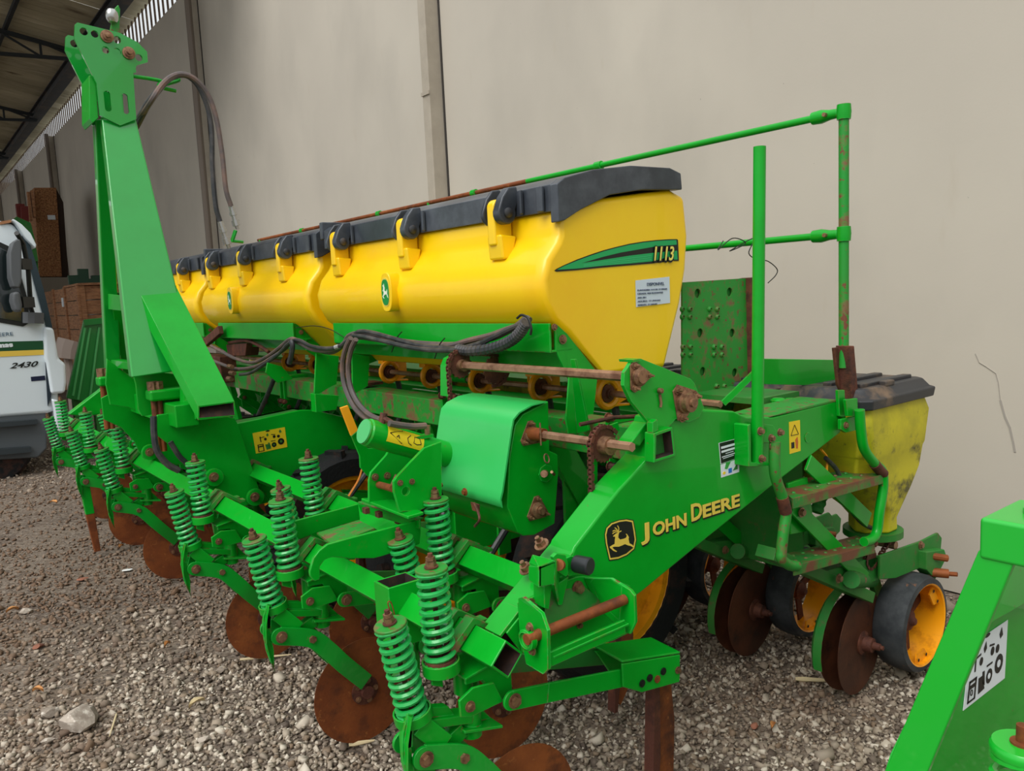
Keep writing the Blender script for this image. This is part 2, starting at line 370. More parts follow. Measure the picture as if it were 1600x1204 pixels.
# ---------------------------------------------------------------- gravel
def gravel():
    rng = np.random.default_rng(3)
    rings = [(1.1, 2.2, 2600, .0085), (2.2, 3.6, 4200, .0074), (3.6, 6.2, 2200, .0080), (6.2, 11, 600, .0095)]
    cube = np.array([(x, y, z) for x in (-1, 1) for y in (-1, 1) for z in (-1, 1)], float)
    quads = np.array([(0, 1, 3, 2), (4, 6, 7, 5), (0, 4, 5, 1), (2, 3, 7, 6), (0, 2, 6, 4), (1, 5, 7, 3)])
    VV = []; n = 0
    for r0, r1, dens, sz in rings:
        a0, a1 = math.radians(-4 if r0 < 3 else -24), math.radians(80)
        N = int(dens*.5*(a1-a0)*(r1*r1-r0*r0))
        r = np.sqrt(rng.uniform(r0*r0, r1*r1, N)); a = rng.uniform(a0, a1, N)
        x, y = r*np.sin(a), r*np.cos(a)
        k = (x < WX-.07) & (rng.uniform(0, 1, len(x)) > np.clip(.75*np.exp(-((x-.8)**2+(y-6.3)**2)/6.), 0, .7)); x, y = x[k], y[k]; N = len(x)
        s = sz*np.exp(rng.normal(0, .33, N))
        jit = cube[None]*(1+rng.uniform(-.45, .15, (N, 8, 3)))*np.stack([s*rng.uniform(.7, 1.3, N), s*rng.uniform(.6, 1.1, N), s*rng.uniform(.35, .7, N)], -1)[:, None, :]
        q = rng.normal(size=(N, 4)); q[:, 1:3] *= .45; q /= np.linalg.norm(q, axis=1)[:, None]; w_, X_, Y_, Z_ = q.T
        M = np.stack([np.stack([1-2*(Y_*Y_+Z_*Z_), 2*(X_*Y_-Z_*w_), 2*(X_*Z_+Y_*w_)], -1), np.stack([2*(X_*Y_+Z_*w_), 1-2*(X_*X_+Z_*Z_), 2*(Y_*Z_-X_*w_)], -1), np.stack([2*(X_*Z_-Y_*w_), 2*(Y_*Z_+X_*w_), 1-2*(X_*X_+Y_*Y_)], -1)], 1)
        P = np.einsum('nij,nkj->nki', M, jit)
        P += np.stack([x, y, s*rng.uniform(-.1, .6, N)-.008], -1)[:, None, :]
        VV.append(P.reshape(-1, 3)); n += N
    VV = np.concatenate(VV); F = (quads[None]+np.arange(n)[:, None, None]*8).reshape(-1)
    me = bpy.data.meshes.new('gravel'); me.vertices.add(len(VV)); me.vertices.foreach_set('co', VV.ravel())
    me.loops.add(len(F)); me.loops.foreach_set('vertex_index', F)
    me.polygons.add(n*6); me.polygons.foreach_set('loop_start', np.arange(n*6)*4)
    me.update(calc_edges=True); me.validate(); me.materials.append(PEB)
    o = bpy.data.objects.new('gravel', me); COL.objects.link(o)
    o['kind'] = 'stuff'; thing(o, 'loose grey and brown crushed gravel covering the yard', 'gravel')
gravel()
# bigger stones that stand out
STONE = mat('pale_stone', '#b3a698', .85, spots=[('#8f8174', 12, .42, .6), ('#d3c9bc', 30, .55, .65)], bump=.4, bscale=40)
STONE2 = mat('rusty_stone', '#96604a', .85, spots=[('#7a5040', 14, .4, .6)], bump=.4, bscale=40)
def stone(px, py, r, label, m_=STONE, flat=.6, group=None):
    p = at(px, py, Z=0); bm = bmesh.new(); bmesh.ops.create_icosphere(bm, subdivisions=2, radius=1)
    rr = random.Random(int(px*7+py)); ax = [Vector((rr.uniform(-1, 1), rr.uniform(-1, 1), rr.uniform(-1, 1))).normalized() for _ in range(9)]
    for v in bm.verts:
        for a in ax:
            d = v.co.dot(a)
            if d > .62: v.co -= a*(d-.62)
        v.co = Vector((v.co.x*r*1.2, v.co.y*r*.95, v.co.z*r*flat))
    mb = MB(); mb.add([v.co+Vector((p.x, p.y, r*flat*.35)) for v in bm.verts], [tuple(v.index for v in f.verts) for f in bm.faces]); bm.free()
    return thing(mb.build('stone', m_, smooth=25), label, 'stone', group)
stone(128, 1135, .072, 'large pale angular stone on the gravel at the bottom left', STONE, .85)
stone(76, 1116, .036, 'medium pale stone left of the largest stone')
stone(75, 1158, .022, 'small pale stone just below and left of the largest stone')
stone(246, 1148, .020, 'small grey stone in the gravel right of the largest stone')
stone(345, 1048, .026, 'pale stone below the second front spring unit', STONE)
stone(318, 1155, .018, 'small flat stone in the gravel near the bottom edge')
stone(40, 955, .03, 'grey stone at the left edge of the yard')
stone(128, 905, .034, 'flat reddish stone lying on the dirt left of the coulters', STONE2, .25)
stone(60, 1010, .026, 'brown stone on the bare dirt at the left', STONE2, .5)
stone(1180, 1135, .016, 'small orange-brown stone in the gravel below the knife', STONE2)
stone(200, 890, .03, 'white chalky stone by the third coulter', mat('white_stone', '#e2e2de', .9), .12)
LEAF = mat('dry_leaf', '#c98f54', .7, spots=[('#8a5a34', 30, .5, .65)])
LEAF2 = mat('pale_dry_leaf', '#d8c49a', .7)
def leaf(px, py, L, a, label, m_=LEAF):
    p = at(px, py, Z=0); mb = MB(); d = Vector((math.cos(a), math.sin(a), 0)); n = Vector((-d.y, d.x, 0)); vs = []
    for i in range(7):
        t = i/6; wv = L*.2*math.sin(PI*t)**.8
        for s_ in (-1, 0, 1): vs.append(p+d*(L*(t-.5))+n*(s_*wv)+Vector((0, 0, .012+.012*abs(s_)+.012*math.sin(t*PI))))
    fs = [(i*3+k, i*3+k+1, i*3+k+4, i*3+k+3) for i in range(6) for k in range(2)]
    mb.add(vs, fs); mb.add([v+Vector((0, 0, .0015)) for v in vs], fs)
    return thing(mb.build('leaf', m_, smooth=60), label, 'leaf')
leaf(308, 1105, .07, .3, 'pale curled leaf on the gravel below the second coulter', LEAF2)
leaf(190, 858, .07, 1.0, 'tan leaf on the dirt nearest the third coulter')
leaf(84, 788, .10, 2.0, 'upright tan leaf on the dirt below the far coulters')
leaf(20, 958, .06, .2, 'tan leaf at the left edge of the dirt')
leaf(262, 1013, .05, .8, 'small orange leaf in front of the third coulter')
leaf(1208, 1143, .045, .4, 'orange leaf on the gravel right of the upright knife')
leaf(1120, 990, .06, 1.4, 'brown leaf on the gravel beside the second opener disc')
leaf(60, 1085, .05, 2.4, 'brown leaf above the medium pale stone', LEAF)
def cob(p0, p1, r, label):
    a, b = at(*p0, Z=.012), at(*p1, Z=.012); mb = MB(); mb.tube([a, a.lerp(b, .2), a.lerp(b, .7), b], [r*.7, r, r*.7, r*.35], 7)
    return thing(mb.build('corn_husk', LEAF2), label, 'husk')
cob((545, 1163), (585, 1156), .009, 'tan ribbed husk under the second coulter disc')
cob((375, 1030), (455, 1022), .007, 'reddish ribbed husk under the third coulter tine')
cob((1243, 1060), (1302, 1063), .010, 'orange ribbed husk lying by the rear opener disc')
cob((182, 1115), (171, 1150), .004, 'thin tan twig right of the largest stone')

# ================================================================ TRUCK
T = empty('truck', (.2, 10, 0), 'white truck with green and yellow door stripe parked behind the planter', 'truck')
YT = 9.0
WHT = mat('truck_white', '#dfe9ee', .3, coat=.5)
m = MB()
side = [(-60, 352), (0, 344), (22, 350), (38, 372), (50, 410), (62, 460), (74, 500), (84, 545), (90, 560), (92, 640), (74, 646), (0, 652), (-60, 655)]
m.prism([at(x, y, Y=YT) for x, y in side], (0, 2.3, 0)); m.build('cab', WHT, T, bevel=.04, seg=3)
m = MB(); m.prism([at(x, y, Y=YT+.02) for x, y in [(-60, 655), (72, 642), (74, 700), (60, 715), (-60, 722)]], (0, 2.1, 0)); cabstep = m.build('step_panel', mat('truck_grey', '#565c60', .6), T, bevel=.02)
m = MB(); m.prism([at(x, y, Y=YT-.06) for x, y in [(-60, 664), (58, 655), (60, 662), (-60, 672)]], (0, .2, 0)); m.prism([at(x, y, Y=YT-.06) for x, y in [(-60, 706), (48, 698), (50, 706), (-60, 716)]], (0, .2, 0)); m.build('step', mat('truck_step', '#2a3236', .6), T)
m = MB(); plate(m, [(-60, 393), (0, 386), (12, 392), (22, 420), (38, 470), (40, 500), (34, 504), (-2, 498), (-60, 494)], YT-.012, .03); win = m.build('side_window', GLASS, T, bevel=.01)
m = MB(); plate(m, [(-60, 386), (0, 378), (17, 386), (28, 415), (44, 470), (46, 504), (36, 510), (-4, 503), (-60, 500)], YT-.008, .02); m.build('window_seal', SBLK, T)
m = MB(); plate(m, [(36, 352), (42, 366), (56, 410), (70, 458), (82, 512), (72, 510), (60, 466), (46, 415), (34, 372)], YT-.01, .04); m.build('windscreen_pillar', mat('truck_pillar', '#1f343f', .3), T)
m = MB(); plate(m, [(68, 510), (84, 512), (92, 560), (103, 568), (104, 598), (102, 614), (80, 616), (72, 566), (70, 560)], YT-.06, .5); m.build('corner_panel', WHT, T, bevel=.03, seg=3)
m = MB(); plate(m, [(80, 622), (94, 626), (102, 640), (98, 655), (96, 690), (88, 690), (84, 640)], YT-.05, .4); m.build('bumper', WHT, T, bevel=.03)
m = MB(); plate(m, [(71, 562), (78, 568), (80, 620), (75, 634), (73, 600)], YT-.03, .05); m.build('gap_seal', mat('seal_blue', '#1e2c38', .5), T)
m = MB(); plate(m, [(-60, 535.5), (67, 532), (68.5, 546), (-60, 551)], YT-.004, .02); m.build('green_stripe', mat('stripe_green', '#0d4a26', .4), T)
m = MB(); plate(m, [(-60, 551), (68.5, 546), (69.5, 554), (-60, 560)], YT-.004, .02); m.build('yellow_stripe', mat('stripe_yellow', '#e6c34e', .4), T)
m = MB(); plate(m, [(48, 588.5), (70, 586.5), (71, 593.5), (49, 595.5)], YT-.004, .02); m.build('name_plate', mat('navy', '#171d3c', .4), T)
NAVY = mat('lettering_navy', '#24506a', .5)
def ptext(s, x, y, x2, h, Y, m_, par, shear=0., off=0., name='lettering', sx_=1.):
    a, b = at(x, y, Y=Y), at(x2, y, Y=Y); hh = (at(x, y-h, Y=Y)-a).length
    o = text(s, hh*1.38, (a.x, Y, a.z), (1, 0, 0), (0, 0, 1), m_, par, name=name, shear=shear, offset=off)
    wv = max(v.co.x for v in o.data.vertices)-min(v.co.x for v in o.data.vertices)
    k = (b.x-a.x)/wv
    for v in o.data.vertices: v.co.x *= k
    return o
ptext('DEERE', -11, 526, 20, 6, YT-.005, NAVY, T)
ptext('Maquinas', -38, 545, 21, 7, YT-.008, WHITE, T, off=.004)
ptext('2430', 15, 575.5, 61, 8.5, YT-.006, SBLK, T, shear=.4, off=.0015)
# mirror
for q in ([(20, 378), (26, 373), (32, 374), (34, 386), (34, 440), (30, 450), (21, 448), (16, 432), (15, 395)], [(20, 456), (31, 455), (35, 476), (34, 488), (24, 486), (19, 470)]):
    MB().prism([at(x_, y_, Y=YT-.45) for x_, y_ in q], (0, .26, 0)).build('mirror', GREYP, T, bevel=.03, seg=3)
m = MB(); m.tube([at(26, 364, Y=YT-.35), at(36, 380, Y=YT-.2), at(44, 420, Y=YT-.15), at(48, 480, Y=YT-.1), at(54, 500, Y=YT-.02)], .022, 8)
m.bar(at(30, 412, Y=YT-.33), at(46, 413, Y=YT-.12), .05, .1); m.bar(at(32, 472, Y=YT-.33), at(50, 472, Y=YT-.1), .05, .1); m.build('mirror_bracket', SBLK, T)
m = MB(); m.tube([at(52, 505, Y=YT-.06), at(52, 488, Y=YT-.06)], .09, 10); m.build('bracket_cover', GREYP, T)
m = MB(); plate(m, [(18, 343), (24, 348), (40, 372), (56, 388), (57, 382), (48, 364), (34, 350), (22, 342)], YT-.1, .8); m.build('sun_visor', WHT, T, bevel=.01)
m = MB(); plate(m, [(0, 346), (17, 343), (18, 347), (0, 351)], YT-.02, .6); m.build('roof_board', WOOD, T)
m = MB(); m.lathe(at(-34, 690, Y=YT+.1), (0, 1, 0), [(.25, -.02), (.45, -.02), (.48, .02), (.48, .26), (.2, .28)], 24); m.build('wheel', TYRE, T)
for yy, xx in ((11.2, -.05), (9.15, -2.2), (11.2, -2.2)):
    m = MB(); m.lathe((xx, yy, .48), (0, 1, 0), [(.2, -.02), (.45, -.02), (.48, .02), (.48, .26), (.2, .28)], 20); m.build('wheel', TYRE, T)
m = MB(); m.box((-2.6, 10.1, 1.5), (3.4, 2.3, 1.5)); m.build('cargo_body', WHT, T, bevel=.03)
m = MB(); m.box((-1.7, 10.1, .65), (5.2, .9, .3)); m.build('chassis', SBLK, T)

# ================================================================ STACKED CRATES AND PARTS BY THE WALL
CX = 3.2
c = empty('wooden_crate', (3.2, 18, 0), 'brown plank crate by the wall behind the mast', 'crate')
ya, yb = 15.0, 18.6
# front (-X) side planks and the -Y end
z0, z1 = 1.02, 2.0
for i in range(4):
    zz = z0+(i+.5)*(z1-z0)/4
    MB().box((2.6, (ya+yb)/2, zz), (.03, yb-ya, (z1-z0)/4-.015)).build('plank', WOOD, c, bevel=.004)
    MB().box((3.15, ya, zz), (1.1, .03, (z1-z0)/4-.015)).build('plank', WOOD, c, bevel=.004)
for yy in (ya, (2*ya+yb)/3, (ya+2*yb)/3, yb): MB().box((2.575, yy, (z0+z1)/2), (.04, .12, z1-z0+.03)).build('batten', WOOD, c, bevel=.004)
for xx in (2.62, 3.68): MB().box((xx, ya-.03, (z0+z1)/2), (.12, .04, z1-z0+.03)).build('batten', WOOD, c, bevel=.004)
MB().box((3.15, ya+.6, z1+.02), (1.14, 1.4, .035)).build('lid_board', WOOD, c)
MB().box((2.56, 16.4, 1.75), (.01, .18, .16)).build('paper_label', PAPER, c)
# lower crate
c2 = empty('wooden_crate', (3.2, 18, 0), 'lower darker crate under the plank crate by the wall', 'crate')
for i in range(4):
    zz = .13+i*.25
    MB().box((2.75, (ya+yb)/2+.2, zz), (.03, yb-ya, .235)).build('plank', WOOD, c2)
    MB().box((3.25, ya+.3, zz), (.98, .03, .235)).build('plank', WOOD, c2)
for yy in (ya+.4, ya+1.8, yb): MB().box((2.72, yy, .51), (.03, .12, 1.0)).build('batten', WOOD, c2)
sk = MB().tube(smooth_path([at(106, 560, Y=14.2), at(108, 545, Y=14.2), at(112, 532, Y=14.2)]), [.2]*17, 10); sk.cyl(at(106, 560, Y=14.2), V(at(106, 560, Y=14.2).x, 14.2, 0), .06, 8)
thing(sk.build('wrapped_bundle', mat('crumpled_wrap', '#b9a79c', .8, bump=.8, bscale=12), smooth=0), 'crumpled grey wrapped bundle in front of the crates', 'bundle')
# strand board box, stood up high on a ledge
o = empty('strand_board_box', (3.6, 20.6, 2.4), 'tall upright strand board box standing on the ledge by the wall', 'box')
y0 = 20.0
A = at(53, 293, Y=y0); B = at(88, 293, Y=y0); Cc = at(97, 432, Y=y0); D = at(61, 432, Y=y0)
m = MB(); m.prism([A, B, Cc, D], (0, .9, 0)); m.build('board', OSB, o, bevel=.01)
m = MB(); m.prism([B+V(.01, .1, 0), B+V(.12, .1, -.3), Cc+V(.14, .1, 0), Cc+V(.01, .1, 0)], (0, .9, 0)); m.build('side_board', mat('dark_board', '#3a2a20', .9), o)
for a_, b_ in (((44, 300), (48, 345)), ((49, 298), (54, 340))):
    MB().bar(at(*a_, Y=y0-.1), at(*b_, Y=y0-.1), .05, .12).build('batten', WOOD, o)
MB().prism([at(x_, y_, Y=y0-.02) for x_, y_ in ((74, 336), (86, 336), (87, 343), (75, 343))], (0, .01, 0)).build('paper_label', PAPER, o)
m = MB(); m.prism([at(x_, y_, Y=y0-.2) for x_, y_ in ((55, 433), (112, 433), (113, 470), (70, 470))], (0, 1.8, 0)); m.box((3.15, 20.6, 1.02), (.9, 1.5, 2.04)); thing(m.build('ledge_shelf', mat('ledge_plaster', '#8f8576', .85)), 'grey plaster ledge carrying the strand board box', 'ledge')
# column under the ledge so it stands
m = MB(); m.prism([at(x_, y_, Y=17.5) for x_, y_ in ((26, 338), (48, 348), (50, 356), (54, 372), (60, 408), (52, 408), (44, 390), (18, 345))], (0, .8, 0))
m.bar(at(52, 400, Y=17.9), at(58, 470, Y=17.9)*1, .12, .12)
g_ = empty('green_machine_part', at(40, 500, Y=18)*1, 'green curved guard stored high behind the truck', 'machine part'); m.build('guard', GDUST, g_)
p0 = at(45, 500, Y=17.9); MB().box((p0.x, 17.9, 1.2), (.2, .2, 2.4)).build('stand', GDUST, g_)
# red and brown bits beside the box
m = MB(); m.prism([at(x_, y_, Y=19) for x_, y_ in ((33, 322), (44, 322), (46, 352), (34, 345))], (0, .5, 0)); m.box((at(38, 380, Y=19.2).x, 19.2, 1.9), (.15, .15, 3.8))
thing(m.build('red_frame', mat('dull_red', '#6e2018', .7)), 'dull red frame standing behind the truck cab', 'frame')
# dark green frame on top of the crate
m = MB(); m.bar(at(112, 441, Y=15.6), at(165, 439, Y=15.6), .12, .1)
for x_, h_ in ((116, 14), (131, 24), (152, 14)): m.bar(at(x_, 444, Y=15.6), at(x_-2, 444-h_, Y=15.6), .1, .16, hint=(1, 0, 0))
zb = at(130, 444, Y=15.6).z; m.box((3.1, 15.7, (2.05+zb)/2), (.7, .12, max(.03, zb-2.05)))
thing(m.build('bracket_frame', mat('dark_green', '#17402a', .6)), 'dark green bracket frame lying on the plank crate', 'frame')
# ribbed green panel of another machine
g_ = empty('ribbed_cover', (1.8, 9.7, 0), 'ribbed dark green machine cover leaning between truck and mast', 'cover')
pts = [(132, 499), (172, 495), (190, 640), (104, 622)]
m = MB(); m.prism([at(x_, y_, Y=9.6) for x_, y_ in pts], (0, .08, 0)); m.build('panel', mat('cover_green', '#157a2c', .4, coat=.3), g_, bevel=.01)
for a_, b_ in (((133, 512), (114, 618)), ((141, 512), (122, 624)), ((155, 511), (140, 626))):
    MB().tube([at(*a_, Y=9.59), at(*b_, Y=9.59)], .012, 6).build('rib', mat('rib_green', '#4aa85c', .35), g_)
MB().bar(at(131, 504, Y=9.57), at(170, 500, Y=9.57), .04, .06).build('top_rail', mat('cover_green_dark', '#107028', .4), g_)
for x_ in (118, 150): 
    q = at(x_, 610, Y=9.75); MB().box((q.x, 9.75, q.z/2), (.08, .12, q.z)).build('leg', GDUST, g_)
# ================================================================ THE PLANTER
P = empty('planter', (1.7, 4.2, 0), 'green and yellow row crop planter with three yellow hoppers filling the picture', 'planter')
YN, YF = 1.42, 1.51
def px(pts, Y): return [at(x, y, Y=Y) for x, y in pts]
def pl(name, pts, Y, th, m_=GREEN, par=None, bevel=.002, label=None):
    return MB().prism(px(pts, Y), (0, th, 0)).build(name, m_, par or P, bevel=bevel, label=label)
def holed(outline, holes, Y, th, name, m_, par, bevel=0):
    """plate in the plane Y with round or long holes really cut through: holes = (centre px, radius m[, half slot length m])"""
    out = px(outline, Y); loops = [out]
    for h in holes:
        c_ = at(*h[0], Y=Y); r = h[1]; s_ = h[2] if len(h) > 2 else 0
        loops.append([Vector((c_.x+r*math.cos(a), Y, c_.z+r*math.sin(a)+(s_ if math.sin(a) > 0 else -s_))) for a in [2*PI*(k+.5)/14 for k in range(14)]])
    bm = bmesh.new(); es = []
    for lp in loops:
        vs = [bm.verts.new(p) for p in lp]; es += [bm.edges.new((vs[i], vs[(i+1) % len(vs)])) for i in range(len(vs))]
    bmesh.ops.triangle_fill(bm, edges=es, use_beauty=True, use_dissolve=False, normal=(0, -1, 0))
    bm.verts.index_update(); vv = [v.co.copy() for v in bm.verts]; ff = [tuple(v.index for v in f.verts) for f in bm.faces]; bm.free()
    n = len(vv); mb = MB(); fs = list(ff)+[tuple(i+n for i in f) for f in ff]; k = 0
    for lp in loops:
        L_ = len(lp); fs += [(k+i, k+(i+1) % L_, k+(i+1) % L_+n, k+i+n) for i in range(L_)]; k += L_
    mb.add(vv+[p+V(0, th, 0) for p in vv], fs); return mb.build(name, m_, par, bevel=bevel, smooth=30)
def loft(rings, cap=True):
    n = len(rings[0]); vs = [Vector(p) for r in rings for p in r]
    fs = [(i*n+k, i*n+(k+1) % n, (i+1)*n+(k+1) % n, (i+1)*n+k) for i in range(len(rings)-1) for k in range(n)]
    if cap: fs += [tuple(range(n)), tuple(range((len(rings)-1)*n, len(rings)*n))]
    return MB().add(vs, fs)
def loft_hollow(A, B, t):
    A, B = [Vector(p) for p in A], [Vector(p) for p in B]
    def shrink(r):
        c_ = sum(r, Vector())/len(r); L_ = [(p-c_) for p in r]
        w_ = (r[1]-r[0]).length; h_ = (r[2]-r[1]).length; u = (r[1]-r[0]).normalized(); v = (r[2]-r[1]).normalized()
        return [r[0]+u*t+v*t, r[1]-u*t+v*t, r[2]-u*t-v*t, r[3]+u*t-v*t]
    a, b = shrink(A), shrink(B); vs = A+a+B+b; fs = []
    for i in range(4):
        j = (i+1) % 4
        fs += [(i, i+8, j+8, j), (i+4, j+4, j+12, i+12), (i, j, j+4, i+4), (i+8, i+12, j+12, j+8)]
    mb_ = MB().add(vs, fs); mb_.inner = [1, 5, 9, 13]; return mb_
def chain(path, r=.007, name='drive_chain', par=None, closed=True):
    path = [Vector(p) for p in path]; pts = path+([path[0]] if closed else []); mb = MB(); acc = 0; step = .0125; k = 0
    for a, b in zip(pts[:-1], pts[1:]):
        L_ = (b-a).length; d = (b-a)/L_; s_ = step-acc if acc else 0
        while s_ < L_:
            p = a+d*s_
            mb.cyl(p+V(0, -.006, 0), p+V(0, .006, 0), r*.62, 6)
            if k % 2 == 0: mb.bar(p-d*.009+V(0, -.007, 0), p+d*.009+V(0, -.007, 0), .002, r*1.5, hint=d.cross(V(0, 1, 0)))
            else: mb.bar(p-d*.009+V(0, .007, 0), p+d*.009+V(0, .007, 0), .002, r*1.5, hint=d.cross(V(0, 1, 0)))
            k += 1; s_ += step
        acc = (L_-(s_-step)) % step
    return mb.build(name, RUSTD, par or P, smooth=0)
def sprocket(c_, r, teeth=16, th=.006, name='sprocket', par=None, m_=RUSTD):
    pts = []
    for k in range(teeth*2):
        a = 2*PI*k/(teeth*2); q = r if k % 2 else r*.88
        pts.append(Vector(c_)+V(q*math.cos(a), 0, q*math.sin(a)))
    return MB().prism(pts, (0, th, 0)).build(name, m_, par or P, smooth=0)
def bolt(p, axis=(0, -1, 0), r=.012, h=.01, stud=0, par=None, name='bolt', m_=BOLT):
    return MB().hexbolt(p, axis, r, h, stud).build(name, m_, par or P)

# ---------------------------------------------------------------- side frame nearest the camera
top = [(1.043, .769), (1.147, .84), (1.27, .923), (1.426, 1.035), (1.542, 1.10)]
# lower sloping box tube with open end
a0 = Vector((1.068, YN+.045, .735)); a1 = Vector((1.30, YN+.045, .898))
sf = empty('side', (0, 0, 0)); bpy.data.objects.remove(sf)
tb = [V(x, YN, z) for x, z in top]+px([(1030, 652), (1097, 640), (1147, 642), (1167, 651), (1209, 651), (1308, 626), (1322, 640), (1314, 676), (1221, 748), (1100, 845), (1003, 925), (960, 955), (905, 965), (850, 990), (806, 1031)], YN)
side = MB().prism(tb[2:-1]+px([(838, 1003)], YN), (0, YF-YN, 0)).build('side_frame', GREEN, P, bevel=.014, seg=3, label='wide green side arm with the yellow maker lettering')
dirv = (Vector((1.542, 0, 1.10))-Vector((1.043, 0, .769))).normalized(); nrm = Vector((-dirv.z, 0, dirv.x))
e0 = V(1.02, (YN+YF)/2, .752)-nrm*.04+dirv*.035
MB().hollow(e0, e0+dirv*.33, .088, .078, .006, hint=nrm).build('lower_tube', GREEN, P, bevel=.003, label='light green square tube welded to the front toolbar')
MB().bar(V(1.035, (YN+YF)/2-.01, .765)+dirv*0, V(1.10, (YN+YF)/2-.01, .812), .06, .008, hint=nrm).build('tube_collar', GREEN, P, bevel=.002)
# bearing plate lobe above
lobe = [(989, 562), (1001, 560), (1041, 576), (1080, 592), (1086, 600), (1097, 629), (1100, 636), (1092, 652), (1076, 659), (1056, 654), (1040, 672), (1020, 680), (1015.5, 662), (986, 626), (975, 602), (976, 582)]
bpl = holed(lobe, [], YN-.01, .012, 'bearing_plate', GREEN, P)
MB().prism(px([(989, 562), (1001, 560), (1003, 563), (990, 566)], YN-.02), (0, .05, 0)).build('plate_lip', GREEN, P)
def flange(x, y, Y, r, par, name='bearing_flange', ang=0.):
    c_ = at(x, y, Y=Y); mb = MB(); pts = [c_+V(r*1.25*math.cos(ang+k*2*PI/3+da), 0, r*1.25*math.sin(ang+k*2*PI/3+da)) for k in range(3) for da in (-.22, .22)]
    mb.prism(pts, (0, .004, 0)); f_ = mb.build(name, BOLT, par, bevel=.001)
    MB().lathe(c_, (0, -1, 0), [(r*.72, 0), (r*.72, .008), (r*.5, .012), (r*.5, .016), (r*.3, .016)], 20).build('bearing_ring', BOLT, f_)
    for k in range(3):
        a = ang+k*2*PI/3; MB().hexbolt(c_+V(r*1.02*math.cos(a), 0, r*1.02*math.sin(a)), (0, -1, 0), r*.17, .008, .01).build('bolt', BOLT, f_)
    return f_
flange(998, 588, YN-.014, .034, P, ang=PI/2+.5)
f2 = flange(1070, 627, YN-.014, .045, P, ang=2.3)
MB().lathe(at(1072, 628, Y=YN-.02), (0, -1, 0), [(.026, 0), (.026, .02), (.018, .022), (.012, .022), (.012, .03), (0, .03)], 20).build('hub_cap', BOLT, f2)
k1 = MB().lathe(at(1030, 610, Y=YN-.012), (0, -1, 0), [(.0, .012), (.007, .01), (.008, 0)], 12); k1.tube(px([(1031, 616), (1033, 630), (1032, 636)], YN-.014), .004, 6); k1.build('key_clip', BOLT, P)
# socket (square hole) on the plate
sk_ = [(1022, 677), (1051, 667), (1056, 712), (1022, 723)]
A = px(sk_, YN-.035); B = px(sk_, YN-.035); B = [p+V(0, .033, 0) for p in B]
loft_hollow(A, B, .008).build('square_socket', GREEN, P, bevel=.002)
MB().prism(px([(1020, 660), (1027, 655), (1028, 672), (1020, 676)], YN-.03), (0, .02, 0)).build('socket_weld', GREEN, P)
MB().prism(px(sk_, YN-.004), (0, .003, 0)).build('socket_back', GDUST, P)

# ---------------------------------------------------------------- maker lettering and emblem
GOLD = mat('decal_gold', '#e7cb52', .45)
def decal(pts, Y, m_, name='decal', par=None, th=.0008): return MB().prism(px(pts, Y), (0, th, 0)).build(name, m_, par or side, smooth=0)
shield = [(947, 824), (955, 816), (968, 811.5), (980, 810), (990, 812), (993, 828), (995, 843), (992, 858), (980, 868), (966, 874), (952, 876), (946, 850), (944.5, 835)]
def inset(pts, k):
    cx_ = sum(p[0] for p in pts)/len(pts); cy_ = sum(p[1] for p in pts)/len(pts)
    return [(cx_+(x-cx_)*k, cy_+(y-cy_)*k) for x, y in pts]
decal(shield, YN-.0012, SBLK, 'emblem_backing'); decal(inset(shield, .95), YN-.0020, GOLD, 'emblem_border'); decal(inset(shield, .87), YN-.0028, SBLK, 'emblem_field')
def z6(pts): return [(930+x/6.667, 760+y/6.667) for x, y in pts]
deer_body = z6([(188, 517), (205, 500), (215, 490), (232, 482), (236, 470), (262, 462), (250, 478), (243, 500), (241, 530), (262, 552), (300, 543), (325, 532), (332, 510), (318, 493), (330, 492), (352, 525), (348, 545), (358, 590), (385, 603), (408, 632), (398, 635), (372, 618), (345, 612), (310, 598), (280, 612), (245, 625), (200, 625), (178, 632), (200, 655), (228, 672), (220, 680), (190, 668), (155, 637), (155, 625), (185, 607), (205, 598), (207, 560), (210, 530), (207, 518), (192, 522)])
decal(deer_body, YN-.0036, GOLD, 'emblem_deer')
am = MB()
for st in ([(238, 470), (247, 445), (243, 425), (232, 407)], [(232, 472), (225, 455), (200, 455), (182, 465)], [(236, 462), (222, 440), (205, 428)], [(240, 470), (262, 468), (272, 460)], [(228, 470), (205, 472), (180, 490)]):
    q = z6(st)
    for (xa, ya_), (xb, yb_) in zip(q[:-1], q[1:]): am.bar(at(xa, ya_, Y=YN-.0034), at(xb, yb_, Y=YN-.0034), .0008, .0022, hint=(0, 0, 1))
am.build('emblem_antler', GOLD, side, smooth=0)
# lettering: large initials, smaller capitals, gold with a black shadow
def word(first, rest, x0, y0, x1, x2, y2, hb, hs):
    for (dx_, dy_, Y_, m_, off) in ((1.4, 1.4, YN-.0016, SBLK, .006), (0, 0, YN-.0030, GOLD, .003)):
        ptext(first, x0+dx_, y0+dy_, x1+dx_, hb, Y_, m_, side, off=off*.5)
        yr = y0+(y2-y0)*(x1+1-x0)/(x2-x0)
        ptext(rest, x1+1+dx_, yr+dy_, x2+dx_, hs, Y_, m_, side, off=off*.5)
word('J', 'OHN', 1006, 842, 1019, 1073, 818, 25, 20)
word('D', 'EERE', 1079, 814.5, 1096, 1155, 790, 27, 20)
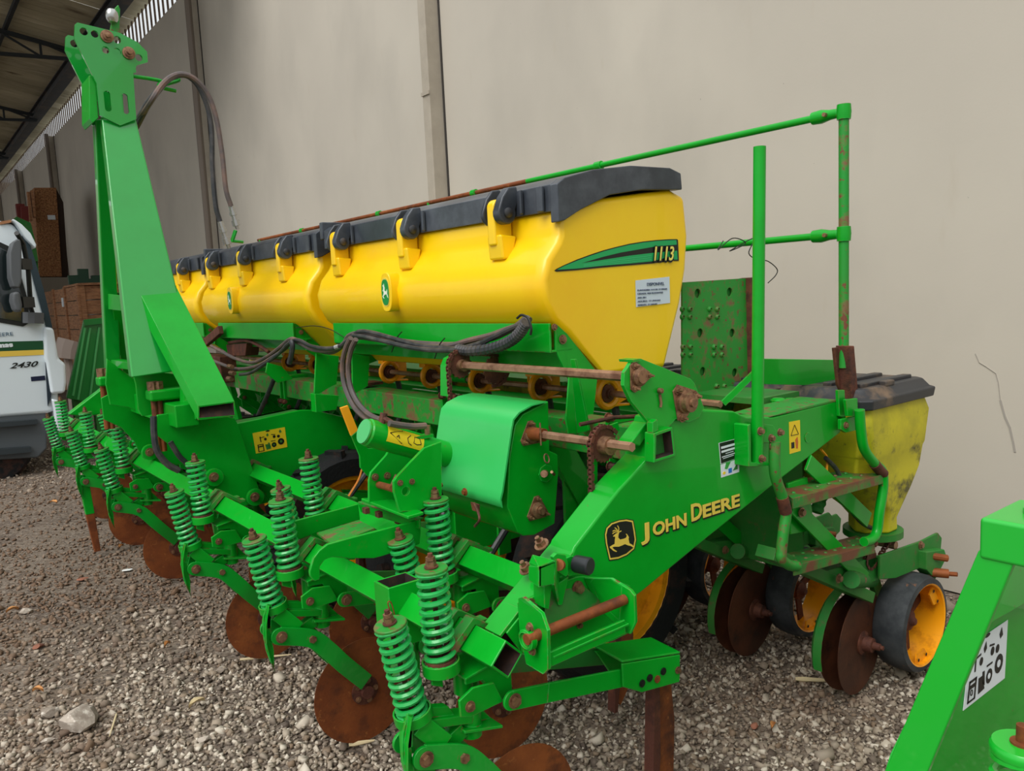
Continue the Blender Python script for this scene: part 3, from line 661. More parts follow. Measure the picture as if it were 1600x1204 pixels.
# serial plate and picture sticker, warning sticker
def sticker(quad, Y, m_, name, par, label=None): 
    o_ = MB().prism(px(quad, Y), (0, .0008, 0)).build(name, m_, par, smooth=0, label=label); return o_
def q2(quad, u, v):   # bilinear place in a quad TL,TR,BR,BL
    (ax, ay), (bx, by), (cx_, cy_), (dx_, dy_) = quad
    return ((ax*(1-u)+bx*u)*(1-v)+(dx_*(1-u)+cx_*u)*v, (ay*(1-u)+by*u)*(1-v)+(dy_*(1-u)+cy_*u)*v)
def qrect(quad, u0, v0, u1, v1): return [q2(quad, u0, v0), q2(quad, u1, v0), q2(quad, u1, v1), q2(quad, u0, v1)]
def qcirc(quad, u, v, r, asp=1., n=14): return [q2(quad, u+r*math.cos(2*PI*k/n), v+r*asp*math.sin(2*PI*k/n)) for k in range(n)]
ser = [(1123, 692), (1155, 684), (1156, 714), (1126, 725)]
sticker(ser, YN-.0010, PAPER, 'serial_plate', side); sticker(qrect(ser, .04, .02, .98, .98), YN-.0018, SBLK, 'plate_print', side)
sb = MB()
for v0, v1, u0, u1 in ((.2, .31, .1, .9), (.4, .5, .1, .88), (.57, .6, .3, .7), (.68, .72, .1, .8), (.77, .8, .15, .7), (.92, .97, .75, .95)): sb.prism(px(qrect(ser, u0, v0, u1, v1), YN-.0026), (0, .0006, 0))
sb.build('plate_lines', PAPER, side, smooth=0)
pic = [(1126, 726), (1155, 716), (1155, 737), (1127, 746)]
sticker(pic, YN-.001, PAPER, 'picture_sticker', side)
sticker([q2(pic, .3, .0), q2(pic, .55, .02), q2(pic, .35, .5), q2(pic, .22, .42)], YN-.0018, GCLEAN, 'sticker_print', side)
sticker(qrect(pic, .42, .5, .6, .85), YN-.0018, mat('print_blue', '#1f6fc0', .5), 'sticker_print', side)
sticker(qcirc(pic, .18, .72, .08, 1.4), YN-.0018, SYEL, 'sticker_print', side)
sticker([q2(pic, .9, .3), q2(pic, .92, .75), q2(pic, .65, .75)], YN-.0018, GDUST, 'sticker_print', side)
wq = [(1233, 659), (1250, 656), (1251, 704), (1234, 709)]
def tri_outline(quad, u0, v0, u1, v1, Y, par, lw=.0022, m_=SBLK, name='warning_triangle'):
    a, b, c_ = at(*q2(quad, (u0+u1)/2, v0), Y=Y), at(*q2(quad, u0, v1), Y=Y), at(*q2(quad, u1, v1), Y=Y); mb = MB()
    for p_, q_ in ((a, b), (b, c_), (c_, a)): mb.bar(p_, q_, .0008, lw, hint=(0, 0, 1) if abs((q_-p_).z) < abs((q_-p_).x) else (1, 0, 0))
    return mb.build(name, m_, par, smooth=0)
sticker(wq, YN-.001, SYEL, 'warning_sticker', side); tri_outline(wq, .15, .12, .85, .44, YN-.002, side, .0016)
sticker(qrect(wq, .18, .66, .45, .85), YN-.002, SBLK, 'sticker_print', side)
sticker([q2(wq, .55, .6), q2(wq, .75, .52), q2(wq, .8, .7), q2(wq, .75, .9), q2(wq, .6, .88)], YN-.002, mat('print_orange', '#c8641c', .5), 'sticker_print', side)
MB().lathe(at(1262, 683, Y=YN-.0005), (0, -1, 0), [(.0165, 0), (.0165, .002), (.014, .002)], 18).build('hole_rim', GREEN, side)
MB().lathe(at(1262, 683, Y=YN-.0008), (0, -1, 0), [(.014, 0), (0, .0004)], 18).build('dark_hole', SBLK, side)

# ---------------------------------------------------------------- cross bars
def rbar(xc, zc, s_, ang, y0_, y1_, name, m_=GREEN, t=.006, bevel=.003):
    h = V(math.sin(ang), 0, math.cos(ang))
    return MB().hollow((xc, y0_, zc), (xc, y1_, zc), s_, s_, t, hint=h).build(name, m_, P, bevel=bevel)
rbar(1.025, .725, .066, -.80, YN-.03, 7.0, 'front_toolbar', GREEN)
rbar(1.32, .75, .066, -.80, YF-.01, 7.0, 'rear_toolbar', GREEN)
MB().hollow((1.705, YF, 1.098), (1.705, 7.1, 1.098), .11, .10, .008).build('main_beam', GDIRT, P, bevel=.006)
MB().hollow((2.25, YF, 1.02), (2.25, 7.1, 1.02), .12, .12, .008).build('rear_beam', GREEN, P, bevel=.006)
# open square socket standing on the front toolbar
cs = at(600, 925, Y=1.86); 
sx0 = [V(.955, 1.80, .80), V(1.055, 1.80, .80), V(1.055, 1.88, .80), V(.955, 1.88, .80)]
loft_hollow(sx0, [p-V(0, 0, .17) for p in sx0], .007).build('open_socket', GREEN, P, bevel=.002, label='open topped square socket on the front toolbar')
MB().box((1.005, 1.84, .60), (.05, .05, .14)).build('socket_leg', GDUST, P)
wire = MB().tube(smooth_path([at(612, 962, Y=1.76), at(606, 942, Y=1.76), at(611, 941, Y=1.76), at(616, 958, Y=1.76), at(617, 968, Y=1.76), at(622, 974, Y=1.76), at(631, 979, Y=1.76)]), .0016, 6); wire.build('rusty_wire', RUST, P)

# ---------------------------------------------------------------- front coulter units (spring loaded disc)
def coulter_unit(Y, dx=0., dz=0., lean=0.):
    o = V(dx, Y, dz)
    def W(x, y, z): return o+V(x, y, z)
    b = MB(); tp, bt = W(.826, 0, .817), W(.868, 0, .592)
    ax = (tp-bt).normalized()
    b.lathe(bt-ax*.012, ax, [(.036, -.008), (.046, -.008), (.046, .018), (.041, .018), (.041, .0), (.01, .0)], 22)
    b.prism([W(.88, -.012, .60), W(.96, -.012, .575), W(.985, -.012, .53), W(.86, -.012, .545)], (0, .024, 0))
    b.bar(W(.87, 0, .565), W(1.02, 0, .525), .05, .022)
    b.bar(W(.87, -.03, .57), W(.93, -.035, .50), .008, .05, hint=(0, 0, 1)); b.bar(W(.87, .03, .57), W(.93, .035, .50), .008, .05, hint=(0, 0, 1))
    b.cyl(W(1.03, 0, .47), W(1.03, 0, .66), .026, 16)
    b.prism([W(.99, -.03, .50), W(1.09, -.05, .485), W(1.09, .05, .485), W(.99, .03, .50)], (0, 0, .008))
    b.prism([W(1.045, -.004, .49), W(1.09, -.004, .49), W(1.045, -.004, .55)], (0, .008, 0))
    b.bar(W(1.0, 0, .50), W(.93, 0, .47), .03, .04)
    u = b.build('coulter_unit', GREEN, P, bevel=.002)
    MB().helix(bt, tp-ax*.006, .0325, .0069, 11).build('coil_spring', GSPRING, u)
    MB().lathe(tp, ax, [(.0385, -.004), (.0385, .0), (.037, .0015), (.014, .0015)], 24).build('spring_cap', GDIRT, u)
    r = MB(); r.cyl(bt-ax*.02, tp+ax*.036, .0062, 10); r.lathe(tp+ax*.003, ax, [(.0165, 0), (.0165, .003), (.01, .003)], 18)
    r.build('spring_rod', RUSTD, u)
    nn = MB(); nn.cyl(tp+ax*.006, tp+ax*.017, .0125, 6); nn.cyl(tp+ax*.0185, tp+ax*.027, .0112, 6); nn.build('nut', BOLT, u)
    # tine in front: thin sickle-shaped scraper
    t = MB(); prof = [(.838, .61), (.822, .57), (.817, .52), (.822, .46), (.832, .42), (.842, .395)]; inn = [(.846, .455), (.842, .49), (.840, .53), (.846, .57), (.852, .605)]
    t.prism([W(x, -.034, z) for x, z in prof+inn[:1]+inn[1:]], (0, .006, 0)); t.bar(W(.842, -.031, .60), W(.838, -.031, .53), .012, .006)
    t.add([W(.838, -.052, .61), W(.838, -.006, .60), W(.822, -.054, .55), W(.826, -.006, .55), W(.818, -.054, .49), W(.824, -.010, .49), W(.828, -.050, .43), W(.832, -.02, .44), W(.842, -.036, .385), W(.846, -.030, .385)], [(0, 1, 3, 2), (2, 3, 5, 4), (4, 5, 7, 6), (6, 7, 9, 8)])
    t.build('scraper_tine', GREEN, u)
    arm = [(.862, .50), (.965, .462), (1.02, .405), (1.07, .34), (1.16, .235)]
    for s_ in (-1, 1):
        a = MB(); yy = [s_*.042, s_*.050, s_*.054, s_*.052, s_*.028]
        pts = [W(x, y_, z) for (x, z), y_ in zip(arm, yy)]; pts = smooth_path(pts, 5)
        vs = []; 
        for i, p in enumerate(pts):
            d = (pts[min(i+1, len(pts)-1)]-pts[max(i-1, 0)]); d.y = 0; d.normalize(); n_ = V(-d.z, 0, d.x); h_ = .029
            vs += [p+n_*h_+V(0, -.005, 0), p+n_*h_+V(0, .005, 0), p-n_*h_+V(0, .005, 0), p-n_*h_+V(0, -.005, 0)]
        L_ = len(pts); fs = [(0, 1, 2, 3), tuple(range(4*L_-4, 4*L_))]+[(i*4+k, i*4+(k+1) % 4, (i+1)*4+(k+1) % 4, (i+1)*4+k) for i in range(L_-1) for k in range(4)]
        a.add(vs, fs); a.cyl(W(.862, s_*.045-.005, .50), W(.862, s_*.045+.005, .50), .027, 20)
        a.build('arm', GCLEAN, u, bevel=.002)
        for (x, z) in ((.868, .497), (.968, .46)): MB().hexbolt(W(x, s_*.051, z), (0, s_, 0), .0125, .009).build('bolt', BOLT, u)
    c_ = W(1.165, 0, .195); cx = V(.03, 1, 0).normalized()
    MB().lathe(c_, cx, [(.185, -.0012), (.185, .0012), (.09, .003), (.09, -.003)], 48, close=True).lathe(c_, cx, [(.092, -.003), (.092, .003)], 40).build('coulter_disc', RUST, u)
    h = MB(); h.lathe(c_, V(0, -1, 0), [(.05, 0), (.05, .008), (.022, .012), (.022, .03), (.0, .03)], 24); h.lathe(c_, V(0, 1, 0), [(.05, 0), (.05, .008), (.022, .012), (.022, .03), (.0, .03)], 24)
    h.build('disc_hub', RUSTD, u)
    for k in range(5):
        a = k*2*PI/5; MB().hexbolt(c_+V(.037*math.cos(a), -.009, .037*math.sin(a)), (0, -1, 0), .007, .006).build('bolt', BOLT, u)
    return u
# ---------------------------------------------------------------- knife units (spring, clamp, trailing arms, knife)
def knife_unit(Y, dx=0., dz=0.):
    o = V(dx, Y, dz)
    def W(x, y, z): return o+V(x, y, z)
    b = MB(); tp, bt = W(.925, -.03, .930), W(.935, -.03, .702); ax = (tp-bt).normalized()
    b.lathe(bt-ax*.015, ax, [(.030, -.010), (.045, -.010), (.045, .02), (.040, .02), (.040, .0), (.01, .0)], 22)
    b.prism([W(.905, -.035, .69), W(.935, -.035, .69), W(.935, -.035, .64), W(.905, -.035, .655)], (0, .006, 0))
    # bracket plate under the toolbar, with curved top flange
    b.prism([W(.98, -.062, .655), W(1.115, -.062, .672), W(1.115, -.062, .575), W(1.085, -.062, .565), W(1.06, -.062, .578), W(1.03, -.062, .635), W(.98, -.062, .64)], (0, .008, 0))
    b.prism([W(.975, -.07, .655), W(1.06, -.07, .668), W(1.12, -.07, .685), W(1.12, .03, .685), W(1.06, .03, .668), W(.975, .03, .655)], (0, 0, .006))
    b.cyl(W(1.0, -.02, .60), W(1.0, -.02, .655), .024, 14)
    u = b.build('knife_unit', GREEN, P, bevel=.002)
    MB().helix(bt, tp-ax*.006, .0325, .0069, 11).build('coil_spring', GSPRING, u)
    MB().lathe(tp, ax, [(.0385, -.004), (.0385, .0), (.037, .0015), (.014, .0015)], 24).build('spring_cap', GDIRT, u)
    r = MB(); r.cyl(bt-ax*.02, tp+ax*.036, .0062, 10); r.lathe(tp+ax*.003, ax, [(.0165, 0), (.0165, .003), (.01, .003)], 18)
    r.lathe(bt, ax, [(.038, 0), (.038, .01), (.02, .014)], 18); r.build('spring_rod', RUSTD, u)
    nn = MB(); nn.cyl(tp+ax*.006, tp+ax*.018, .0125, 6); nn.cyl(tp+ax*.0195, tp+ax*.028, .0112, 6); nn.build('nut', BOLT, u)
    # lug plate
    l = MB(); l.prism([W(.945, -.085, .622), W(.985, -.085, .64), W(1.045, -.085, .632), W(1.07, -.085, .575), W(.975, -.085, .572), W(.946, -.085, .582)], (0, .008, 0)); l.build('lug_plate', GREEN, u, bevel=.002)
    MB().hexbolt(W(.972, -.086, .60), (0, -1, 0), .009, .008).build('bolt', BOLT, u)
    # long trailing arms flare sideways to the knife
    for s_, z_ in ((-1, 0.), (1, .02)):
        a = MB(); P0 = W(1.085, -.098 if s_ < 0 else .05, .578+z_); P1 = W(1.19, -.105 if s_ < 0 else .05, .562+z_); P2 = W(1.5, -.12 if s_ < 0 else -.02, .508+z_)
        for p_, q_ in ((P0, P1), (P1, P2)): a.bar(p_, q_, .008, .05, hint=(0, 0, 1))
        a.cyl(P0+V(0, -.004, 0), P0+V(0, .004, 0), .025, 16); a.build('trailing_arm', GDUST if s_ > 0 else GREEN, u, bevel=.002)
    MB().hexbolt(W(1.09, -.103, .577), (0, -1, 0), .0125, .009).build('bolt', BOLT, u)
    c_ = MB(); q = [W(1.40, -.125, .58), W(1.66, -.125, .525)]
    c_.prism([W(1.43, -.13, .565), W(1.66, -.13, .515), W(1.655, -.13, .435), W(1.50, -.13, .46), W(1.43, -.13, .50)], (0, .008, 0))
    c_.prism([W(1.43, -.13, .567), W(1.66, -.13, .517), W(1.66, -.02, .525), W(1.43, -.02, .575)], (0, 0, .007))
    c_.prism([W(1.43, -.028, .565), W(1.66, -.028, .515), W(1.655, -.028, .435), W(1.50, -.028, .46)], (0, .008, 0)); c_.build('knife_holder', GREEN, u, bevel=.003)
    for (x, z, m_) in ((1.645, .475, BOLT), (1.56, .478, RUST), (1.53, .492, SBLK), (1.50, .487, SBLK), (1.585, .492, SBLK)): MB().hexbolt(W(x, -.131, z), (0, -1, 0), .007, .006 if m_ is BOLT else .001).build('bolt', m_, u)
    k = MB(); k.prism([W(1.60, -.09, .46), W(1.66, -.09, .45), W(1.675, -.09, .30), W(1.665, -.09, .14), W(1.60, -.09, .06), W(1.585, -.09, .08), W(1.60, -.09, .25)], (0, .022, 0)); k.build('knife', RUST, u, bevel=.002)
    k = MB(); k.prism([W(1.585, -.10, .45), W(1.605, -.10, .45), W(1.60, -.10, .22), W(1.575, -.10, .05), W(1.56, -.10, .05)], (0, .035, 0)); k.bar(W(1.64, -.06, .44), W(1.65, -.06, .17), .03, .02, hint=(1, 0, 0)); k.build('knife_guide', RUSTD, u)
    # roof shaped clamps over the toolbar with their bolts
    for yy in (-.055, .012):
        c2_ = MB(); tpc = V(1.021, 0, .7725); lf = V(.972, 0, .716); rt = V(1.072, 0, .728)
        prof = [lf+V(-.012, 0, 0), lf+V(-.022, 0, .008), lf+V(-.022, 0, .020), tpc+V(-.004, 0, .018), tpc+V(.010, 0, .012), rt+V(.018, 0, .016), rt+V(.034, 0, .016), rt+V(.034, 0, .006), rt+V(.010, 0, .004), tpc]
        c2_.prism([o+V(p.x, yy, p.z) for p in prof], (0, .034, 0)); c2_.build('clamp', GDIRT, u, bevel=.002)
    for yy in (-.038, .028):
        MB().cyl(W(.955, yy, .735), W(.955, yy, .655), .006, 8).cyl(W(.955, yy, .735), W(.955, yy, .748), .012, 6).build('clamp_bolt', RUSTD, u)
    return u
RY = [1.56, 2.45, 3.34, 4.72, 5.6, 6.5]; R2 = [2.0, 2.9, 3.8, 5.15, 6.05]
cu0 = coulter_unit(RY[0]); ku0 = knife_unit(1.56)
for y in RY[1:]: dup(cu0, (0.015, y-RY[0], 0)); dup(ku0, (0, y-1.56, 0))
for y in R2: dup(cu0, (.285, y-RY[0], .035)); dup(ku0, (.295, y-1.56, .025))
for y in (1.56, 5.6):
    MB().prism([V(.852, y-.02, .475), V(.908, y-.02, .46), V(.918, y-.02, .28), V(.868, y-.02, .28)], (0, .04, 0)).build('front_shank', GREEN, P, bevel=.003)
    MB().prism([V(.868, y-.018, .28), V(.918, y-.018, .28), V(.93, y-.018, .03), V(.895, y-.018, .03)], (0, .036, 0)).build('front_shank', RUST, P, bevel=.003)

# ---------------------------------------------------------------- side hitch bracket in front of the side frame
hb = []
pl('bracket_back', [(812, 942), (838, 930), (866, 912), (905, 900), (955, 903), (985, 915), (990, 985), (960, 1000), (850, 1040), (818, 1020)], YN-.012, .010, GREEN)
def yz(pxs, X, th, name, m_=GREEN): return MB().prism([at(x, y, X=X) for x, y in pxs], (th, 0, 0)).build(name, m_, P, bevel=.003)
def mixY(pts, name, vec, m_=GREEN): return MB().prism([at(x, y, Y=Y) for x, y, Y in pts], vec).build(name, m_, P, bevel=.003)
mixY([(810, 935, 1.408), (816, 932, 1.408), (846, 958, 1.31), (855, 985, 1.27), (856, 1046, 1.27), (848, 1053, 1.28), (822, 1037, 1.38), (812, 985, 1.408)], 'bracket_flange', (.009, 0, 0))
mixY([(911, 902, 1.408), (955, 903, 1.36), (985, 921, 1.29), (991, 930, 1.27), (993, 972, 1.27), (984, 991, 1.28), (975, 988, 1.30), (935, 950, 1.40)], 'bracket_flange', (.009, 0, 0))
mixY([(850, 925, 1.408), (911, 915, 1.408), (960, 950, 1.38), (852, 990, 1.38)], 'bracket_floor', (0, 0, -.006), GDUST)
MB().cyl(at(822, 999, Y=1.315), at(976, 936, Y=1.30), .0125, 16).build('bracket_rod', RUST, P)
MB().lathe(at(829, 997, Y=1.325), (-1, 0, 0), [(.024, 0), (.024, .015), (.018, .018), (.016, .012)], 20).build('rod_collar', GREEN, P)
for q in ((829, 979), (833, 1016)): MB().hexbolt(at(*q, Y=1.32), (-1, 0, 0), .007, .006).build('bolt', BOLT, P)
MB().bar(at(858, 1030, Y=1.28), at(976, 978, Y=1.28), .006, .034).build('bracket_tie', GREEN, P, bevel=.002)
MB().bar(at(858, 1024, Y=1.29), at(976, 972, Y=1.29), .03, .006).build('bracket_tie', GREEN, P, bevel=.002)
for q in ((828, 946), (902, 918)): bolt(at(*q, Y=YN-.013), (0, -1, 0), .012, .012)
MB().hexbolt(at(905, 976, Y=YN-.013), (0, -1, 0), .006, .006).build('bolt', BOLT, P)
# pin housing above
pl('pin_bracket', [(842, 885), (868, 876), (866, 912), (842, 917)], YN-.075, .008, GREEN)
MB().prism([at(832, 866, Y=YN-.01), at(866, 875, Y=YN-.075), at(842, 885, Y=YN-.075), at(827, 878, Y=YN-.01)], (0, 0, -.006)).build('pin_bracket_top', GREEN, P)
MB().prism([at(842, 885, Y=YN-.075), at(826, 884, Y=YN-.02), at(826, 906, Y=YN-.02), at(842, 917, Y=YN-.075)], (.006, 0, 0)).build('pin_bracket_side', GREEN, P)
MB().prism([at(866, 874, Y=YN-.075), at(872, 880, Y=YN-.01), at(872, 945, Y=YN-.02), at(866, 912, Y=YN-.075)], (.006, 0, 0)).build('pin_bracket_side', GREEN, P)
pl('pin_eye', [(864, 870), (870, 864), (884, 866), (888, 880), (888, 898), (884, 901), (872, 893)], YN-.05, .012, GREEN)
pl('pin_eye', [(884, 872), (893, 868), (912, 874), (908, 897), (888, 900)], YN-.03, .03, GREEN)
pl('bracket_rib', [(850, 916), (863, 912), (858, 952), (851, 950)], YN-.05, .04, GREEN)
pl('bracket_rib', [(868, 914), (889, 900), (879, 945), (873, 946)], YN-.03, .02, GREEN)
MB().cyl(at(872, 882, Y=YN-.055), at(880, 882, Y=YN-.01), .014, 14).build('pin', RUST, P)
bc = at(895, 880, Y=YN-.03); bd = (at(912, 882, Y=YN-.09)-bc).normalized()
MB().lathe(at(899, 880, Y=YN-.04), V(.25, -1, 0), [(.020, 0), (.0215, .004), (.0215, .04), (.019, .043), (0, .043)], 22).build('black_cap', mat('cap_plastic', '#25282b', .35), P)
bolt(at(823, 889, Y=YF-.03), nrm, .013, .012, .012); bolt(at(847, 857, Y=YF-.03)+V(0, 0, .01), nrm, .013, .012, .012)

# ---------------------------------------------------------------- gearbox cover on the main beam
YC0, YC1 = 1.80, 2.16
body = [(857, 626), (859, 704), (872, 710), (873, 738), (867, 818), (835, 836), (818, 837), (809, 831), (793, 791), (796, 715), (805, 664), (817, 647)]
cov = pl('gearbox_cover', body, YC0, YC1-YC0, GREEN, bevel=.004, label='box-shaped green gearbox cover with a hinged front lid')
lidp = [(856, 628), (833, 634), (814, 645), (805, 656), (802, 672), (788, 768), (785, 780), (787, 793)]
W3 = px(lidp, YC0-.012); mb = MB(); n = len(W3)
outv = [p+V(-.008, 0, .003) for p in W3]; inv_ = [p+V(-.003, 0, .0) for p in W3]
L_ = V(0, YC1-YC0+.015, 0); vs = outv+[p+L_ for p in outv]+inv_+[p+L_ for p in inv_]; fs = []
for i in range(n-1): fs += [(i, i+1, n+i+1, n+i), (2*n+i, 3*n+i, 3*n+i+1, 2*n+i+1), (i, 2*n+i, 2*n+i+1, i+1), (n+i, n+i+1, 3*n+i+1, 3*n+i)]
fs += [(0, n, 3*n, 2*n), (n-1, 3*n-1, 4*n-1, 2*n-1)]
LIDG = mat('sky_lightened_lid_green', '#2cba58', .42, spots=[('#36be60', 2, .4, .7)], coat=.6)  # base green made paler to paint in the sky's reflection on the lid
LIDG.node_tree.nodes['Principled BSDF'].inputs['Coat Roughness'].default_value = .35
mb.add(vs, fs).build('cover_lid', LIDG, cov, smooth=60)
for q in ((732, 624), (825, 638)):
    MB().box(at(*q, X=1.55)+V(0, 0, 0), (.012, .05, .004)).build('hinge', RUST, cov)
flange(830, 679, YC0-.002, .034, cov, ang=PI/2)
flange(840, 796, YC0-.002, .034, cov, ang=PI/2)
MB().lathe(at(840, 796, Y=YC0-.005), (0, -1, 0), [(.012, 0), (.012, .025), (0, .025)], 6).build('shaft_end', BOLT, cov)
MB().lathe(at(852, 739, Y=YC0-.002), (0, -1, 0), [(.027, 0), (.027, .004), (.02, .004)], 8).build('scalloped_washer', GREEN, cov)
MB().tube([at(852, 739, Y=YC0), at(850, 740, Y=YC0-.035)], .011, 10).tube([at(862, 737, Y=YC0-.03), at(866, 741, Y=YC0-.02)], .005, 6).build('pin', BOLT, cov)
rg = at(854, 716, Y=YC0-.03); MB().tube([rg+V(.009*math.cos(a), .004*math.sin(a), .013*math.sin(a)) for a in [k*PI/8 for k in range(16)]], .0022, 6, closed=True).build('pull_ring', BOLT, cov)
l_ = MB(); l_.tube(smooth_path([at(741, 786, X=1.30), at(747, 800, X=1.28), at(749, 812, X=1.27), at(742, 822, X=1.28)]), .004, 6); l_.prism([at(735, 784, X=1.31), at(748, 788, X=1.31), at(748, 800, X=1.31), at(738, 797, X=1.31)], (.004, 0, 0)); l_.build('latch', RUSTD, cov)
MB().hexbolt(at(727, 768, X=1.295), (-1, 0, 0), .008, .006).build('bolt', RUST, cov); MB().hexbolt(at(690, 757, X=1.295), (-1, 0, 0), .005, .003).build('bolt', RUST, cov)
# shafts
zs = 1.135
MB().cyl((1.45, YC0+.02, 1.137), (1.45, 1.39, 1.147), .0125, 6).build('lower_drive_shaft', SHAFT, P)
MB().cyl((1.45, YC0, 1.137), (1.45, 1.735, 1.139), .019, 18).build('shaft_coupling', RUST, P)
MB().tube([at(841, 676, Y=1.74)+V(0, -.01, .03), at(841, 676, Y=1.74)+V(0, -.01, -.035)], .0025, 6).build('cotter_pin', BOLT, P)
MB().cyl((1.5, 2.2, 1.315), (1.5, 1.44, 1.318), .0135, 6).build('upper_drive_shaft', SHAFT, P)
sc1 = at(957, 697, Y=1.52)
sprocket((1.46, 1.50, 1.137), .048, 22); MB().lathe((1.455, 1.50, 1.139), (0, -1, 0), [(.024, -.01), (.024, .03), (.018, .03)], 18).build('sprocket_hub', BOLT, P)
c0 = V(1.46, 1.503, 1.137)
loop = [c0+V(.050*math.cos(a), 0, .050*math.sin(a)) for a in [math.radians(t) for t in range(40, 200, 12)]]+[V(1.41, 1.503, 1.05), V(1.41, 1.503, .97)]
chain(loop, closed=False)
pl('chain_guard', [(925, 690), (930, 676), (945, 666), (966, 659), (969, 672), (950, 680), (940, 690), (934, 715), (934, 760), (927, 760)], 1.53, .004, GREEN)
# upper chain set
cu_ = V(1.5, 2.21, 1.315)
sprocket(cu_, .045, 16); sprocket(cu_+V(.14, 0, -.03), .05, 16)
lp = [cu_+V(.05*math.cos(math.radians(t)), .003, .05*math.sin(math.radians(t))) for t in range(60, 185, 15)]+[V(1.452, 2.213, 1.15), V(1.50, 2.213, 1.12)]
chain(lp, closed=False)
lp = [cu_+V(.05*math.cos(math.radians(t)), .003, .05*math.sin(math.radians(t))) for t in range(90, 30, -15)]+[cu_+V(.14+.055*math.cos(math.radians(t)), .003, -.03+.055*math.sin(math.radians(t))) for t in range(60, -120, -20)]
chain(lp, closed=False)
MB().lathe(cu_, (0, -1, 0), [(.02, 0), (.02, .02), (.0135, .02)], 16).build('sprocket_hub', BOLT, P)
pl('chain_guard', [(703, 620), (703, 572), (708, 560), (722, 552), (724, 554), (711, 563), (707, 575), (706, 620)], 2.23, .06, GREEN)
# ---------------------------------------------------------------- fertiliser hoppers
SEC = [(1.80, 1.26), (1.66, 1.41), (1.602, 1.455), (1.566, 1.52), (1.560, 1.58), (1.585, 1.645), (1.628, 1.695), (1.642, 1.72), (1.645, 1.79), (1.80, 1.83), (2.16, 1.875), (2.235, 1.85), (2.25, 1.72), (2.235, 1.60), (2.2, 1.48), (2.11, 1.26)]
def rsec(S, Y, k=0., cx_=1.93, cz_=1.56):
    return [V(cx_+(x-cx_)*(1-k), Y, cz_+(z-cz_)*(1-k)) for x, z in S]
LIDS = [(1.628, 1.752), (1.628, 1.865), (1.66, 1.885), (1.78, 1.915), (1.95, 1.937), (2.14, 1.94), (2.195, 1.925), (2.2, 1.87), (2.0, 1.862), (1.85, 1.84), (1.72, 1.79), (1.655, 1.758)]
def hopper(y0, y1, hy, main=False):
    r = [rsec(SEC, y0, .045), rsec(SEC, y0+.012, .015), rsec(SEC, y0+.045, 0), rsec(SEC, y0+.35, 0), rsec(SEC, y1-.35, 0), rsec(SEC, y1-.07, 0), rsec(SEC, y1-.02, .03), rsec(SEC, y1, .07)]
    h = loft(r).build('hopper', YEL, P, bevel=.012, seg=3, smooth=50, label='near yellow hopper with the 1113 decal' if main else None)
    rm = [[V(x, y, z) for x, z in [(1.632, 1.787), (1.632, 1.868)]+LIDS[2:8]+[(2.0, 1.872), (1.85, 1.855), (1.72, 1.83), (1.655, 1.79)]] for y in (y0+.02, y1+.0)]
    l = loft(rm).build('hopper_lid', BLK, h, bevel=.003, smooth=25)
    loft([[V(x, y, z) for x, z in LIDS] for y in (y0-.014, y0+.022)]).build('lid_end', BLK, h, bevel=.004, smooth=25)
    MB().box(((1.60+2.2)/2, y1+.012, 1.87), (.55, .03, .08)).build('lid_flange', BLK, h, bevel=.006)
    MB().box((1.622, y0+.06, 1.828), (.012, .03, .078)).build('lid_rib', BLK, h, bevel=.004)
    for y in hy:
        # yellow tab
        a = MB(); tp = [V(1.64, y+.012, 1.70), V(1.566, y+.012, 1.70)]+[V(1.594+.028*math.cos(math.radians(t)), y+.012, 1.822+.026*math.sin(math.radians(t))) for t in range(180, 20, -20)]+[V(1.64, y+.012, 1.83)]
        a.prism(tp, (0, .04, 0)); a.prism([V(1.64, y-.01, 1.73), V(1.572, y-.01, 1.735), V(1.578, y-.01, 1.655), V(1.62, y-.01, 1.655)], (0, .075, 0)); a.build('hinge_tab', YEL, h, bevel=.008)
        for yy, tt in ((y-.028, .036), (y+.058, .016)):
            b_ = MB(); lo = [V(1.592+.036*math.cos(math.radians(t)), yy, 1.800+.036*math.sin(math.radians(t))) for t in range(170, 400, 23)]
            b_.prism([V(1.635, yy, 1.885), V(1.60, yy, 1.880), V(1.575, yy, 1.85)]+lo+[V(1.64, yy, 1.84)], (0, tt, 0)); b_.build('hinge_clevis', BLK, h, bevel=.006)
        MB().lathe(V(1.592, y-.028, 1.80), (0, -1, 0), [(.016, 0), (.016, .006), (.011, .010), (0, .011)], 14).build('hinge_pin', BLKD, h)
        MB().box((1.622, y-.06, 1.83), (.012, .012, .075)).build('lid_rib', BLK, h, bevel=.003)
    return h
h1 = hopper(1.85, 3.47, [2.064, 2.649, 3.227], True)
h2 = hopper(3.56, 5.18, [3.847, 4.411, 4.958])
h3 = hopper(5.27, 6.89, [5.57, 6.14, 6.70])
